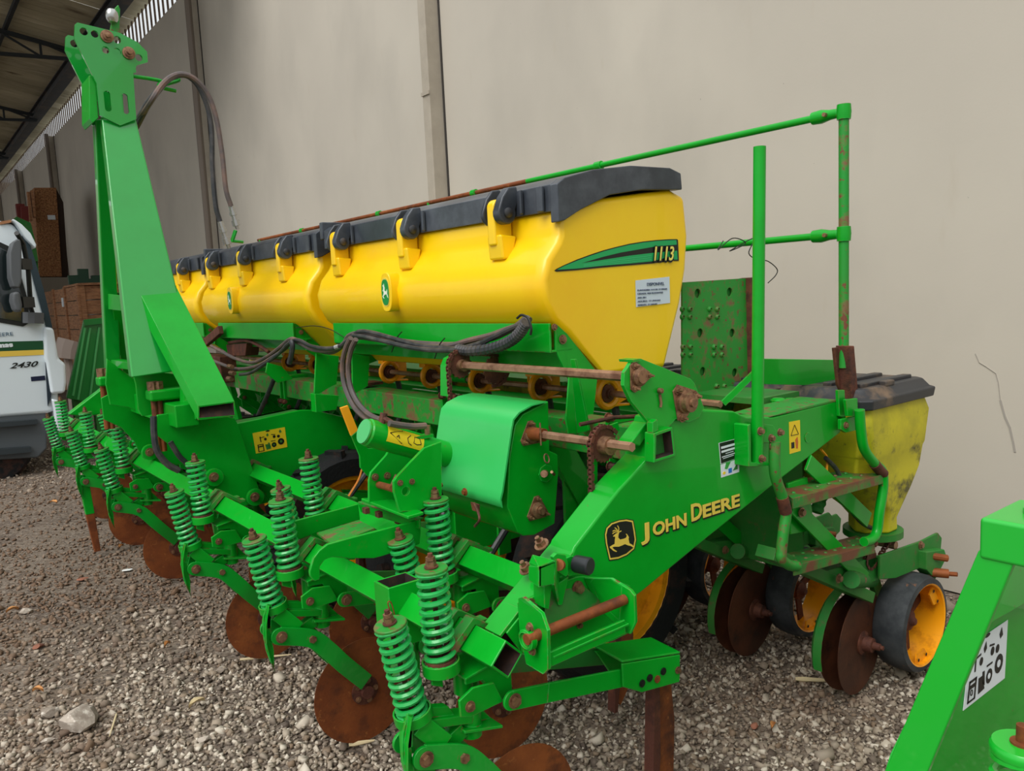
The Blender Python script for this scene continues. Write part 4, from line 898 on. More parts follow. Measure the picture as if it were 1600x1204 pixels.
# round emblem bosses on the hopper fronts
EMG = mat('emblem_green', '#0c8a3a', .4); EMW = mat('emblem_white', '#e8eed8', .5)
DEERN = [(-.42, .10), (-.30, .18), (-.22, .34), (-.36, .52), (-.18, .48), (-.12, .62), (-.06, .42), (.0, .30), (-.02, .12), (.12, .06), (.32, .08), (.42, .22), (.44, .02), (.40, -.10), (.48, -.28), (.56, -.42), (.40, -.30), (.30, -.14), (.08, -.16), (-.12, -.20), (-.30, -.32), (-.18, -.44), (-.32, -.40), (-.46, -.28), (-.28, -.14), (-.20, -.04), (-.24, .08)]
def emblem(h, y, z=1.585):
    X = 1.545
    def ov(k, x, th, m_, name):
        pts = [V(x, y+.029*k*(abs(math.cos(a))**.7)*(1 if math.cos(a) > 0 else -1), z+.052*k*(abs(math.sin(a))**.8)*(1 if math.sin(a) > 0 else -1)) for a in [2*PI*i/28 for i in range(28)]]
        return MB().prism(pts, (th, 0, 0)).build(name, m_, h, bevel=.004 if k > 1.2 else 0)
    ov(1.45, X-.012, .05, YEL, 'emblem_boss'); ov(1.06, X-.0135, .003, GOLD, 'emblem_rim'); ov(.95, X-.015, .003, EMG, 'emblem_badge')
    MB().prism([V(X-.0165, y-.042*u, z+.054*v) for u, v in DEERN], (.003, 0, 0)).build('emblem_deer', EMW, h, smooth=0)
e1 = at(614, 456, X=1.565); e2 = at(368, 469, X=1.565)
emblem(h1, e1.y, e1.z); emblem(h2, e2.y, e2.z)
# decal 1113 on the hopper end
YD = 1.8485
def z7(pts): return [(860+x/7.27, 360+y/7.27) for x, y in pts]
def dec(pts, k, m_, name): return MB().prism(px(z7(pts), YD-.0006*k), (0, .0006, 0)).build(name, m_, h1, smooth=0)
outl = [(45, 455), (70, 435), (150, 395), (300, 330), (450, 275), (600, 225), (750, 185), (900, 150), (1050, 125), (1200, 108), (1350, 98), (1440, 97), (1450, 110), (1460, 345), (1400, 345), (1390, 300), (1390, 345), (1150, 375), (900, 395), (600, 420), (300, 450), (70, 467)]
dec(outl, 1, SBLK, 'decal_border')
dec([(75, 445), (160, 402), (310, 340), (460, 285), (605, 237), (755, 196), (905, 162), (1055, 136), (1205, 119), (1350, 110), (1432, 108), (1436, 160), (1200, 180), (1000, 215), (800, 250), (600, 298), (350, 372), (900, 285), (1150, 255), (1440, 228), (1445, 330), (1405, 330), (1390, 290), (1150, 350), (900, 375), (600, 400), (300, 432)], 2, mat('decal_green', '#0fa55a', .35), 'decal_green')
GL2 = mat('decal_light_line', '#3cc987', .35)
for v0, v1 in ((0, 0), (22, 8), (-22, -6)):
    dec([(380, 398+v0*.5), (900, 335+v0), (1150, 305+v0), (1150, 309+v0), (900, 340+v0), (380, 402+v0*.5)], 3, GL2, 'decal_line')
def ztext(s_, x, y, x2, h_, k, m_, off): 
    a = z7([(x, y), (x2, y)]); return ptext(s_, a[0][0], a[0][1], a[1][0], h_/7.27, YD-.0006*k, m_, h1, shear=.25, off=off)
ztext('1113', 1160, 358, 1392, 180, 5, SBLK, .0030)
ztext('1113', 1150, 346, 1390, 172, 7, SBLK, .0036)
ztext('1113', 1155, 340, 1385, 165, 9, mat('decal_yellow', '#f2e06a', .4), .0008)
# paper notice
nq = [(993, 438), (1046, 432), (1047, 473), (994, 479.5)]
MB().prism(px(nq, YD-.001), (0, .0008, 0)).build('paper_notice', mat('notice_paper', '#cfdae6', .6), h1, smooth=0, label='white paper notice stuck on the hopper end')
INK = mat('notice_ink', '#44506a', .6)
def ntext(s_, u0, v, u1, h_):
    a, b = q2(nq, u0, v), q2(nq, u1, v); ptext(s_, a[0], a[1]+.4, b[0], h_, YD-.0024, INK, h1)
ntext('DISPONIVEL', .33, .24, .84, 5)
ntext('PLANTADEIRA 11/13 DE 13 LINHAS', .05, .40, .92, 2.6)
ntext('CIDADE: FERTILIZANTES', .05, .53, .80, 2.6)
ntext('ANO: 2011', .05, .68, .30, 2.6)
ntext('ADUBO: 13 LINHAS', .05, .82, .72, 2.6)
ntext('SEMENTE: 13 LINHAS', .05, .96, .62, 2.6)
# ---------------------------------------------------------------- hopper support frame
for (ya_, yb_) in ((1.86, 3.36), (3.82, 4.95), (5.25, 6.6)):
    m = MB(); m.box((1.598, (ya_+yb_)/2, 1.405), (.008, yb_-ya_, .088)); m.box((1.64, (ya_+yb_)/2, 1.363), (.09, yb_-ya_, .008))
    m.box((1.66, (ya_+yb_)/2, 1.335), (.006, yb_-ya_, .055)); o = m.build('hopper_rail', GREEN, P, bevel=.002)
for y in (3.35, 3.83, 4.94, 5.26):
    xz([(1.595, 1.445), (1.62, 1.445), (1.80, 1.26), (1.74, 1.245), (1.62, 1.34), (1.595, 1.36)], y, .008).build('rail_gusset', GREEN, P, bevel=.001)
    bolt(V(1.64, y-.001, 1.40), (0, -1, 0), .008, .006)
pl('end_plate', [(868, 507), (885, 507), (935, 577), (927, 652), (915, 652), (893, 600), (880, 572), (868, 545)], 1.86, .008, GREEN, bevel=.0015)
bolt(at(879, 530, Y=1.858), (0, -1, 0), .010, .007)
MB().prism([at(891, 561, X=1.56), at(898, 561, X=1.56), at(920, 672, X=1.62), at(902, 677, X=1.62)], (.008, 0, 0)).build('front_gusset', GREEN, P, bevel=.001)
pl('web_plate', [(890, 580), (894, 580), (902, 677), (888, 677), (884, 655)], 1.80, .006, GREEN)
bolt(at(866, 511, Y=1.85), (0, -1, 0), .007, .006)
for (pts, Y) in (([(494, 552), (530, 556), (526, 600), (517, 604), (497, 616), (491, 614)], 3.45), ([(550, 552), (578, 557), (575, 603), (556, 614), (551, 612)], 3.15), ([(418, 566), (440, 572), (458, 592), (434, 598), (415, 582)], 3.9)):
    pl('support_plate', pts, Y, .01, GREEN)
pl('beam_clamp', [(492, 615), (530, 618), (526, 640), (494, 644)], 3.35, .05, GREEN)
MB().box((1.70, 3.30, 1.165), (.14, .10, .012)).build('clamp_top', RUSTD, P)
# clamps on the main beam
for y in (2.42, 2.47, 2.55, 4.1, 4.15, 5.2, 1.66):
    m = MB(); m.hollow((1.705, y, 1.098), (1.705, y+.014, 1.098), .14, .13, .014); m.build('beam_clamp', GREEN, P, bevel=.002)
    for dz_ in (-.07, .075): MB().hexbolt(V(1.63, y-.003, 1.098+dz_), (0, -1, 0), .010, .02).build('bolt', RUSTD, P)
MB().prism(px([(985, 693), (1010, 660), (1022, 664), (1000, 697)], YN+.02), (0, .05, 0)).build('beam_cap', GREEN, P, bevel=.004)
MB().tube([at(906, 690-27, Y=1.62), at(960, 652, Y=1.6), at(1000, 650, Y=1.58)], .006, 8).build('rust_rod', RUSTD, P)

# ---------------------------------------------------------------- metering units and feed shaft
XM, ZM = 1.95, 1.185
MB().cyl((XM, 1.50, ZM), (XM, 6.8, ZM), .0115, 6).build('feed_shaft', SHAFT, P)
def meter(y):
    c_ = V(XM, y, ZM); m = MB()
    ring = [c_+V(.047*math.cos(math.radians(t)), 0, .047*math.sin(math.radians(t))) for t in range(20, 341, 20)]
    m.tube(ring, .013, 8); u = m.build('metering_unit', YOR, P)
    MB().lathe(c_, (0, -1, 0), [(.032, -.03), (.032, .006), (.018, .01), (.018, .02), (.012, .02)], 18).build('meter_rotor', RUSTD, u)
    h = MB(); h.prism([c_+V(.045, .0, .06), c_+V(.10, 0, .06), c_+V(.10, 0, -.03), c_+V(.035, 0, -.05), c_+V(.05, 0, 0)], (0, .03, 0)); h.box(c_+V(.03, .03, .055), (.12, .05, .03)); h.bar(c_+V(.02, 0, -.045), c_+V(.10, 0, -.05), .02, .008); h.build('meter_housing', YOR, u, bevel=.002)
    for k in range(3): MB().box(c_+V(.12, .12+.05*k, .0), (.01, .006, .09)).build('housing_rib', YOR, u)
    MB().lathe(c_+V(0, .03, .07), (0, 0, 1), [(.03, 0), (.06, .05), (.075, .09)], 12).build('outlet_funnel', YEL, u)
    MB().tube(smooth_path([c_+V(.05, .02, -.03), c_+V(.06, .02, -.12), c_+V(.02, .02, -.3), c_+V(-.3, .0, -.62)]), .014, 8).build('feed_tube', HOSEB, u)
    return u
m0 = meter(1.98)
for y in (2.34, 2.74, 3.12, 3.51, 3.95, 4.35, 4.75): dup(m0, (0, y-1.98, 0))
MB().cyl((XM, 2.83, ZM), (XM, 2.93, ZM), .017, 12).build('shaft_sleeve', GREEN, P)
for k, y in enumerate((1.75, 2.1, 2.5, 2.95, 3.3)):
    MB().box((2.02, y, 1.02), (.02, .22, .16)).build('back_plate', GREEN, P, bevel=.003)
# ---------------------------------------------------------------- hydraulic cylinder stand
YS = 2.1
c0_, c1_ = at(574, 675, Y=YS), at(684, 706, Y=YS)
axc = (c1_-c0_).normalized()
MB().lathe(c0_, -axc, [(.040, -.30), (.0415, -.02), (.0415, .0), (.038, .004), (.038, .010), (0, .011)], 28).build('lift_cylinder', GREEN, P, label='dark green hydraulic cylinder with a pale round end cap')
MB().lathe(c0_, -axc, [(.0365, .010), (.0365, .014), (0, .0145)], 28).build('cylinder_cap', mat('cap_green', '#45b866', .4, coat=.3), P)
# curved yellow warning sticker following the cylinder
def cyl_patch(c_, ax_, r, h0, h1, a0_, a1_, m_, name, n=8):
    u = V(0, -1, 0); v = ax_.cross(u).normalized(); 
    if v.z < 0: v = -v
    vs = []
    for h_ in (h0, h1):
        for i in range(n+1):
            a = math.radians(a0_+(a1_-a0_)*i/n); vs.append(c_+ax_*h_+(u*math.cos(a)+v*math.sin(a))*r)
    fs = [(i, i+1, n+2+i, n+1+i) for i in range(n)]
    mb_ = MB(); mb_.add(vs, fs); return mb_.build(name, m_, P)
cyl_patch(c0_, axc, .0422, .045, .175, -15, 52, SYEL, 'cylinder_sticker')
def cyl_line(pts, m_, name, w_=.0014):
    u = V(0, -1, 0); v = axc.cross(u).normalized(); v = -v if v.z < 0 else v; mb_ = MB()
    Q = [c0_+axc*h_+(u*math.cos(math.radians(a))+v*math.sin(math.radians(a)))*.0426 for h_, a in pts]
    mb_.tube(Q, w_, 5); return mb_.build(name, m_, P)
cyl_line([(.052, 22), (.098, 48), (.098, -8), (.052, 22)], SBLK, 'sticker_triangle')
cyl_line([(.104, 50), (.104, -13)], SBLK, 'sticker_line', .0008)
cyl_line([(.165, 10), (.158, 32), (.140, 34), (.138, 8), (.150, 4), (.165, 10)], SBLK, 'sticker_figure'); cyl_line([(.125, 36), (.114, 20), (.120, 2), (.132, -4)], SBLK, 'sticker_figure')
cyl_line([(.086, 10), (.082, 22), (.076, 12)], SBLK, 'sticker_figure', .0018)
MB().cyl(at(596, 662, Y=YS-.01), at(600, 645, Y=YS-.01), .011, 10).cyl(at(597, 652, Y=YS-.01), at(612, 660, Y=YS-.03), .009, 8).build('hose_elbow', RUSTD, P)
MB().box(at(658, 682, Y=YS-.02), (.07, .03, .01)).build('port_block', GREEN, P); MB().cyl(at(668, 682, Y=YS-.02), at(668, 664, Y=YS-.02), .009, 8).build('port_fitting', BOLT, P)
holed([(690, 690), (663, 700), (640, 724), (623, 742), (615.5, 752), (616, 768), (625, 799), (656, 797), (690, 780)], [((634, 767), .013), ((625, 754), .004), ((643, 753), .004)], 1.98, .01, 'stand_plate', GREEN, P)
for q in ((625, 754), (643.5, 752)): bolt(at(*q, Y=1.978), (0, -1, 0), .006, .005)
holed([(610, 700), (604, 711), (580, 738), (577, 750), (577, 784), (620, 796), (650, 790), (660, 700)], [((593, 757), .01)], 2.22, .01, 'stand_plate', GREEN, P)
for q in ((586, 745), (605, 743)): bolt(at(*q, Y=2.218), (0, -1, 0), .008, .006)
MB().cyl(at(592, 757, Y=2.22), at(614, 763, Y=2.02), .011, 12).build('stand_pin', RUST, P); MB().tube(smooth_path([at(611, 766, Y=2.06), at(614, 755, Y=2.05), at(620, 742, Y=2.04)]), .006, 8).build('clevis_clip', BOLT, P)
b0 = at(566, 780, Y=2.30); 
MB().prism([at(564, 778, Y=2.3), at(637, 806, Y=1.93), at(662, 799, Y=1.93), at(602, 775, Y=2.3)], (0, 0, -.01)).build('stand_base', GREEN, P, bevel=.003)
# carrier frame over the two toolbars
pl('carrier_plate', [(485, 900), (484, 893), (490, 872), (499, 860), (512, 850), (540, 842), (655, 812), (658, 830), (656, 850), (600, 868), (585, 872), (545, 872), (520, 870), (508, 874), (500, 885), (500, 905), (492, 908)], 2.02, .012, GREEN, bevel=.003)
pl('carrier_plate', [(440, 835), (455, 815), (560, 787), (563, 812), (500, 830), (450, 850)], 2.46, .012, GREEN, bevel=.003)
A = [at(558, 785, Y=2.45), at(562, 786, Y=2.45)]
MB().prism([at(559, 786, Y=2.46), at(655, 812, Y=2.0), at(655, 826, Y=2.0), at(564, 800, Y=2.46)], (.006, 0, 0)).build('carrier_channel', GREEN, P, bevel=.002)
MB().prism([at(559, 786, Y=2.46), at(650, 813, Y=2.0), at(662, 811, Y=2.0), at(568, 784, Y=2.46)], (0, 0, .006)).build('carrier_top', GDIRT, P, bevel=.002)
for q in ((572, 797), (592, 803), (622, 813)): MB().box(at(*q, Y=2.2)+V(0, 0, 0), (.015, .022, .018)).build('nut', RUSTD, P)
MB().prism([at(495, 832, Y=2.4), at(560, 812, Y=2.4), at(585, 825, Y=2.1), at(520, 850, Y=2.1)], (0, 0, -.006)).build('carrier_floor', GDIRT, P)
for q, lbl in (([(532, 637), (544, 633), (560, 672), (549, 681)], 1), ):
    pl('reflector', q, 2.5, .01, SORG, label='amber reflector strip')
pl('reflector_plate', [(549, 681), (560, 672), (575, 700), (640, 700), (640, 715), (600, 712), (580, 740), (575, 744), (563, 730), (562, 712)], 2.52, .008, GREEN)
MB().tube(smooth_path([at(566, 732, Y=2.6), at(560, 750, Y=2.6), at(545, 775, Y=2.6)]), .004, 6).build('orange_cable', mat('orange_wire', '#c87420', .5), P)
# ---------------------------------------------------------------- hitch and mast
pl('drawbar_plate', [(370, 661), (400, 655), (470, 640), (490, 640), (520, 647), (556, 655), (568, 680), (572, 717), (502, 746), (406, 767), (390, 760), (360, 680)], 3.76, .012, GREEN, bevel=.006, label='long green drawbar plate with a yellow pictogram sticker')
MB().prism([at(370, 661, Y=3.77), at(470, 640, Y=3.77), at(520, 647, Y=3.77), at(520, 647, Y=3.77)+V(0, .10, 0), at(470, 640, Y=3.77)+V(0, .10, 0), at(370, 661, Y=3.77)+V(0, .10, 0)], (0, 0, -.006)).build('drawbar_top', GDUST, P)
stq = [(394.5, 676.5), (445, 667), (449, 698), (400, 708.5)]
def bsticker(quad, Y, base, par, full=True):
    s_ = MB().prism(px(quad, Y), (0, .001, 0)).build('tyre_sticker', base, par, smooth=0)
    k = Y-.0012
    for u, v, r in ((.36, .40, .042), (.64, .36, .045), (.77, .38, .045), (.60, .75, .075), (.83, .66, .10)): MB().prism(px(qcirc(quad, u, v, r, 1.6), k), (0, .0006, 0)).build('sticker_print', SBLK, par, smooth=0)
    for u, v, r in ((.60, .75, .03), (.83, .66, .04)): MB().prism(px(qcirc(quad, u, v, r, 1.6), k-.0008), (0, .0006, 0)).build('sticker_print', GDUST if full else PAPER, par, smooth=0)
    MB().prism(px(qcirc(quad, .47, .03, .07, .45), k), (0, .0006, 0)).build('sticker_print', SBLK, par, smooth=0)
    for r_ in (((.19, .24), (.22, .22), (.23, .50), (.20, .50)), ((.21, .28), (.34, .26), (.34, .29), (.21, .31)), ((.56, .22), (.68, .25), (.68, .28), (.55, .25)), ((.09, .60), (.28, .60), (.28, .64), (.09, .64)), ((.09, .60), (.12, .60), (.12, .95), (.09, .95)), ((.09, .92), (.28, .92), (.28, .95), (.09, .95)), ((.25, .60), (.28, .60), (.28, .95), (.25, .95)), ((.12, .68), (.25, .68), (.25, .74), (.12, .74)), ((.52, .54), (.66, .54), (.66, .57), (.52, .57))):
        MB().prism(px([q2(quad, *p_) for p_ in r_], k), (0, .0006, 0)).build('sticker_print', SBLK, par, smooth=0)
    for r_ in (((.33, .66), (.42, .66), (.50, .90), (.35, .92)), ((.42, .60), (.47, .60), (.50, .85), (.44, .80)), ((.40, .22), (.45, .12), (.48, .24), (.43, .30)), ((.80, .16), (.85, .06), (.89, .20), (.83, .24))):
        MB().prism(px([q2(quad, *p_) for p_ in r_], k), (0, .0006, 0)).build('sticker_print', GDUST if full else SBLK, par, smooth=0)
    return s_
bsticker(stq, 3.758, SYEL, P)
pl('hitch_plate', [(243, 656), (246, 648), (300, 640), (367, 653), (372, 663), (406, 766), (402, 783), (381, 792), (350, 772), (311, 757), (285, 718), (265, 695), (243, 678)], 3.7, .014, GREEN, bevel=.003)
pl('hitch_plate', [(158, 622), (162, 655), (190, 668), (210, 690), (218, 707), (232, 718), (290, 727), (330, 700), (330, 620), (200, 600)], 4.4, .014, GREEN, bevel=.003)
pl('hitch_plate', [(165, 600), (167, 560), (207, 590), (250, 600), (270, 640), (222, 645), (200, 636), (172, 632)], 4.3, .014, GREEN, bevel=.003)
pl('hitch_plate', [(205, 575), (280, 585), (285, 605), (283, 640), (222, 650), (216, 640), (212, 600)], 3.85, .014, GREEN, bevel=.003)
for q, Y in (((334, 745), 3.69), ((398, 776), 3.69), ((234, 706), 4.39)):
    MB().lathe(at(*q, Y=Y), (0, -1, 0), [(.042, 0), (.040, .014), (.02, .016)], 20).build('boss', GREEN, P); bolt(at(*q, Y=Y-.016), (0, -1, 0), .015, .014)
# U bolt clamps at the front
for (x0, y0_, Y) in ((241, 601, 3.78), (161, 580, 4.55)):
    for dxp in (-3, 5):
        q = at(x0+dxp, y0_, Y=Y); MB().cyl(q, q-V(0, 0, .30), .014, 10).build('clamp_bolt', RUST, P); MB().cyl(q+V(0, 0, -.03), q+V(0, 0, .015), .024, 6).build('nut', BOLT, P)
    q = at(x0, y0_+9, Y=Y); MB().box(q+V(.05, 0, -.02), (.16, .09, .05)).build('clamp_strap', GREEN, P, bevel=.012)
    q = at(x0, y0_+60, Y=Y); MB().box(q+V(.03, .03, .01), (.05, .02, .16)).build('spacer', GDIRT, P, bevel=.01)
lk = at(200, 615, Y=4.3)
MB().box((.99, 4.12, 1.085), (.10, 1.06, .10)).build('hitch_tube', GREEN, P, bevel=.006)
MB().prism([at(288, 590, Y=3.62), at(292, 592, Y=3.62), at(306, 628, Y=3.58), at(306, 655, Y=3.58), at(281, 648, Y=3.7), at(281, 600, Y=3.7)], (.008, 0, 0)).build('brace_gusset', GREEN, P, bevel=.002)
# mast legs
def leg(top_l, top_r, bot_l, bot_r, Yt, Yb, th, name='mast_leg'):
    a, b, c_, d = at(*top_l, Y=Yt), at(*top_r, Y=Yt), at(*bot_r, Y=Yb), at(*bot_l, Y=Yb)
    return MB().prism([a, b, c_, d], (0, th, 0)).build(name, GMAST, P, bevel=.007, seg=3)
leg((159, 186), (213, 186), (206, 590), (306, 575), 4.10, 3.74, .06)
leg((148, 186), (172, 186), (167, 592), (190, 592), 4.24, 4.62, .06)
M1 = at(168, 458, Y=4.5); M2 = at(194, 458, Y=3.86)
MB().prism([at(168, 459, Y=4.5), at(193, 462, Y=3.87), at(197, 486, Y=3.87), at(169, 483, Y=4.5)], (.012, 0, 0)).build('mast_crossbar', GREEN, P, bevel=.002)
MB().prism([at(173, 562, Y=4.6), at(205, 566, Y=3.77), at(207, 578, Y=3.77), at(173, 574, Y=4.6)], (.05, 0, 0)).build('mast_crossbar', GREEN, P, bevel=.002)
# lateral braces
TA = [at(215, 451, Y=3.87), at(275, 446, Y=3.87), at(277, 478, Y=3.87), at(217, 484, Y=3.87)]
TB = [at(309, 634, Y=3.50), at(367, 626.5, Y=3.50), at(370, 650, Y=3.50), at(309, 657, Y=3.50)]
MB().prism([p+V(0, -.004, 0) for p in TA], (0, .004, 0)).build('brace_cap', GREEN, P)
loft_hollow(TA, TB, .008).build('mast_brace', GREEN, P, bevel=.003, label='open ended rectangular brace of the mast')
mir = lambda p: V(p.x+.02, 8.36-p.y, p.z)
loft_hollow([mir(p) for p in TA], [mir(p) for p in TB], .008).build('mast_brace', GREEN, P, bevel=.003)
# mast head
head = [(117, 38), (121, 35), (187, 51), (215, 66), (230, 81), (231, 97), (214, 102), (208, 112), (213, 186), (188, 196), (156, 180), (151, 130), (142, 112), (116, 60)]
holes = [((131, 49), .017), ((148, 53), .016), ((183, 62), .017), ((165, 78), .016), ((183, 81), .017), ((217, 90), .016), ((168, 158), .014, .032), ((196, 162), .014, .032)]
hd1 = holed(head, holes, 4.08, .014, 'mast_head_plate', GMAST, P)
hd2 = dup(hd1, (-.005, .20, 0))
MB().prism(px([(139, 118), (143, 118), (150, 130), (154, 184), (145, 192), (140, 185)], 4.1), (0, .18, 0)).build('head_tie', GREEN, P, bevel=.003)
for q in ((167, 57), (201, 83)):
    MB().lathe(at(*q, Y=4.078), (0, -1, 0), [(.028, 0), (.028, .006), (.02, .008), (.02, .016), (.011, .018), (.011, .03), (0, .032)], 16).build('head_pin', BOLT, P)
    MB().cyl(at(*q, Y=4.078), at(*q, Y=4.078)+V(0, .22, 0), .014, 12).build('pin_shank', RUST, P)
hk = MB(); hk.prism(px([(172, 48), (176, 28), (180, 12), (185, 7), (188, 14), (187, 40), (189, 52), (173, 50)], 4.16), (0, .02, 0)); hk.build('top_link_hook', GDIRT, P, bevel=.004)
bm_ = at(175, 25, Y=4.15); MB().lathe(bm_+V(0, 0, -.03), (0, 0, 1), [(0.001, -.002), (.018, .002), (.026, .015), (.028, .03), (.026, .045), (.018, .058), (.001, .062)], 18).build('link_ball', STEEL, P)
# hose holder and hoses on the mast
MB().tube(smooth_path([at(208, 119, Y=4.1), at(235, 123, Y=4.1), at(252, 127, Y=4.1), at(248, 133, Y=4.1), at(256, 132, Y=4.1), at(275, 127, Y=4.1), at(279, 124, Y=4.1), at(265, 122, Y=4.1)]), .009, 8).build('hose_hook', GREEN, P)
MB().tube([at(256, 138, Y=4.12), at(275, 142, Y=4.12)], .009, 8).build('hook_tail', GREEN, P)
def hose(pts, r, name='hose', m_=HOSE, par=None): return MB().tube(smooth_path(pts), r, 8).build(name, m_, par or P)
def hp(pts, Y): return [at(x, y, Y=Y) for x, y in pts]
hose(hp([(200, 222), (212, 202)], 4.22)+hp([(232, 165), (248, 142), (262, 126), (278, 118), (295, 120), (312, 138), (325, 170), (331, 205), (332, 260), (337, 320), (344, 346)], 4.06), .0125, m_=HOSEB)
hose(hp([(200, 212), (212, 194)], 4.22)+hp([(236, 158), (252, 134), (268, 120), (285, 116), (305, 124), (325, 148), (338, 185), (347, 240), (353, 295), (361, 322)], 4.0), .0125, m_=HOSE)
hose(hp([(200, 200), (212, 190), (228, 163), (244, 143), (256, 133)], 4.22), .011, m_=HOSEB)
for (a, b) in (((344, 346), (358, 388)), ((361, 322), (371, 358))):
    A_, B_ = at(*a, Y=4.04), at(*b, Y=4.04); d_ = (B_-A_)
    MB().tube([A_, A_+d_*.25, A_+d_*.26, A_+d_*.4, A_+d_*.41, A_+d_*.6, A_+d_*.61, A_+d_*.85, A_+d_*.86, B_], [.014, .014, .018, .018, .012, .012, .019, .019, .01, .009], 10).build('hose_coupler', STEEL, P)
MB().tube(hp([(362, 378), (368, 360)], 4.2), .01, 6).build('coupler_stay', GREEN, P); MB().tube(hp([(361, 376), (380, 378)], 4.2), .008, 6).build('coupler_stay', GREEN, P)
# ---------------------------------------------------------------- hose bundle along the hopper rail
def hx(pts, X): return [at(x, y, X=X) for x, y in pts]
hose(hx([(828, 500), (822, 497), (812, 505), (795, 517), (770, 528), (740, 535), (705, 538), (660, 536), (620, 531), (585, 524), (562, 520), (545, 524), (535, 540), (520, 550), (500, 548), (480, 540), (462, 530), (452, 530), (440, 540), (420, 555), (395, 566), (368, 560), (345, 548), (330, 540)], 1.55), .0095)
hose(hx([(815, 507), (790, 515), (765, 524), (735, 531), (700, 540), (660, 541), (615, 535), (585, 530), (560, 527), (545, 530), (525, 545), (505, 548), (485, 545), (468, 536), (455, 533), (445, 545), (425, 558), (400, 572), (370, 576), (345, 568), (325, 560)], 1.535), .0095)
hose(hx([(820, 512), (800, 528), (770, 542), (738, 546), (700, 544), (655, 539), (610, 527), (580, 519), (560, 518), (548, 528), (530, 541), (508, 544), (485, 540), (466, 531), (450, 537), (436, 552), (415, 568), (392, 582), (375, 585)], 1.52), .009, m_=HOSEB)
hose(hx([(818, 505), (800, 512), (780, 522), (745, 538), (700, 547), (650, 544), (600, 533), (570, 526), (552, 524)], 1.51), .009, m_=HOSEB)
hose(hx([(548, 528), (540, 545), (535, 570), (538, 600), (550, 630), (565, 648), (585, 660), (600, 660)], 1.47), .011)
hose(hx([(556, 530), (548, 548), (544, 575), (548, 605), (560, 630), (578, 648), (597, 656)], 1.46), .011)
hose(hp([(608, 661), (625, 664), (645, 666), (665, 665)], 2.06), .010)
hose(hx([(455, 532), (457, 540), (455, 555), (452, 567)], 1.5), .013, m_=HOSEB)
hose(hx([(428, 592), (420, 612), (403, 650)], 1.52), .012, m_=HOSEB)
hose(hx([(358, 535), (385, 532), (405, 540), (420, 550)], 1.62), .010, m_=RUSTD)
# corrugated sleeve and boot
cm = smooth_path(hx([(822, 504), (812, 520), (795, 534), (768, 544), (735, 548), (715, 545)], 1.505), 10)
MB().tube(cm, [(.019 if k % 2 else .0165) for k in range(len(cm))], 10).build('corrugated_sleeve', HOSEB, P, smooth=0)
MB().tube(smooth_path(hx([(808, 497), (815, 492), (825, 497), (830, 512), (829, 523)], 1.50)), .004, 6).build('cable_tie', SBLK, P)
for q in ((620, 520), (687, 530)): MB().tube(smooth_path(hx([(q[0]+8, q[1]-2), (q[0], q[1]+8), (q[0]-8, q[1]+30)], 1.52)), .0022, 5).build('cable_tie', SBLK, P)
MB().tube(smooth_path(hx([(462, 512), (490, 509), (515, 514), (540, 528)], 1.58)), .002, 5).build('loose_wire', SBLK, P)
MB().cyl(at(530, 541, X=1.51), at(524, 543, X=1.50), .012, 10).build('hose_end', STEEL, P)
# valve block behind the brace
vb = MB(); vb.prism(hx([(353, 538), (385, 536), (383, 556), (356, 556)], 1.62), (.08, 0, 0)); vb.build('valve_block', RUSTD, P, bevel=.004)
MB().bar(at(322, 535, X=1.56), at(345, 515, X=1.56), .03, .05).build('valve_lever', RUSTD, P, bevel=.004)
for q in ((363, 573), (366, 583), (362, 592)): MB().cyl(at(*q, X=1.5), at(q[0]-6, q[1]-1, X=1.5), .013, 8).build('hose_fitting', BOLT, P)
MB().box(at(345, 575, X=1.62), (.1, .3, .16)).build('valve_bracket', RUSTD, P, bevel=.005)
hose(hp([(240, 650), (241, 680), (246, 705), (262, 725), (280, 735)], 3.62), .014, m_=HOSEB)
hose(hp([(266, 690), (280, 712), (290, 722), (300, 735)], 3.66), .012, m_=HOSEB)
# ---------------------------------------------------------------- hand rails, posts, steps
YP = 1.38
def rail(a, b, r, name='hand_rail', m_=GREEN): return MB().cyl(a, b, r, 14).build(name, m_, P)
XR = 2.555
pt, pb = at(1330, 165, Y=1.45), at(1320, 545, Y=1.45)
MB().cyl(V(XR, 1.45, 2.105), V(XR, 1.45, 1.24), .0165, 16).build('rail_post', GDIRT, P, label='worn corner post of the hand rail')
rz = 2.085
MB().cyl((XR, 1.49, rz), (XR, 3.1, rz+.0), .0125, 14).build('hand_rail', GREEN, P); MB().cyl((XR, 3.1, rz), (XR, 6.7, rz), .012, 12).build('hand_rail', RUST, P, label='rusty far length of the top hand rail')
MB().cyl((XR, 1.49, 1.69), (XR, 6.7, 1.69), .0125, 14).build('hand_rail', GREEN, P)
for z_ in (rz, 1.69):
    c_ = MB(); c_.lathe((XR, 1.45, z_), (0, 0, 1), [(.0165, -.024), (.022, -.024), (.024, 0), (.022, .024), (.0165, .024)], 16); c_.lathe((XR, 1.55, z_), (0, -1, 0), [(.0125, -.012), (.021, -.012), (.023, .02), (.017, .05), (.015, .09)], 14); c_.build('rail_fitting', GREEN, P)
    MB().cyl((XR-.03, 1.505, z_), (XR-.014, 1.505, z_), .007, 6).build('bolt', BOLT, P)
for y in (2.6, 3.55, 4.6, 5.8): MB().lathe((XR, y, rz), (0, 1, 0), [(.012, -.02), (.019, -.018), (.019, .018), (.012, .02)], 12).build('rail_joint', GREEN, P)
for y in (4.0, 6.65): MB().cyl((XR, y, 1.25), (XR, y, rz), .014, 12).build('rail_post', GREEN, P)
np_t, np_b = at(1187, 229, Y=YP), at(1183, 723, Y=YP)
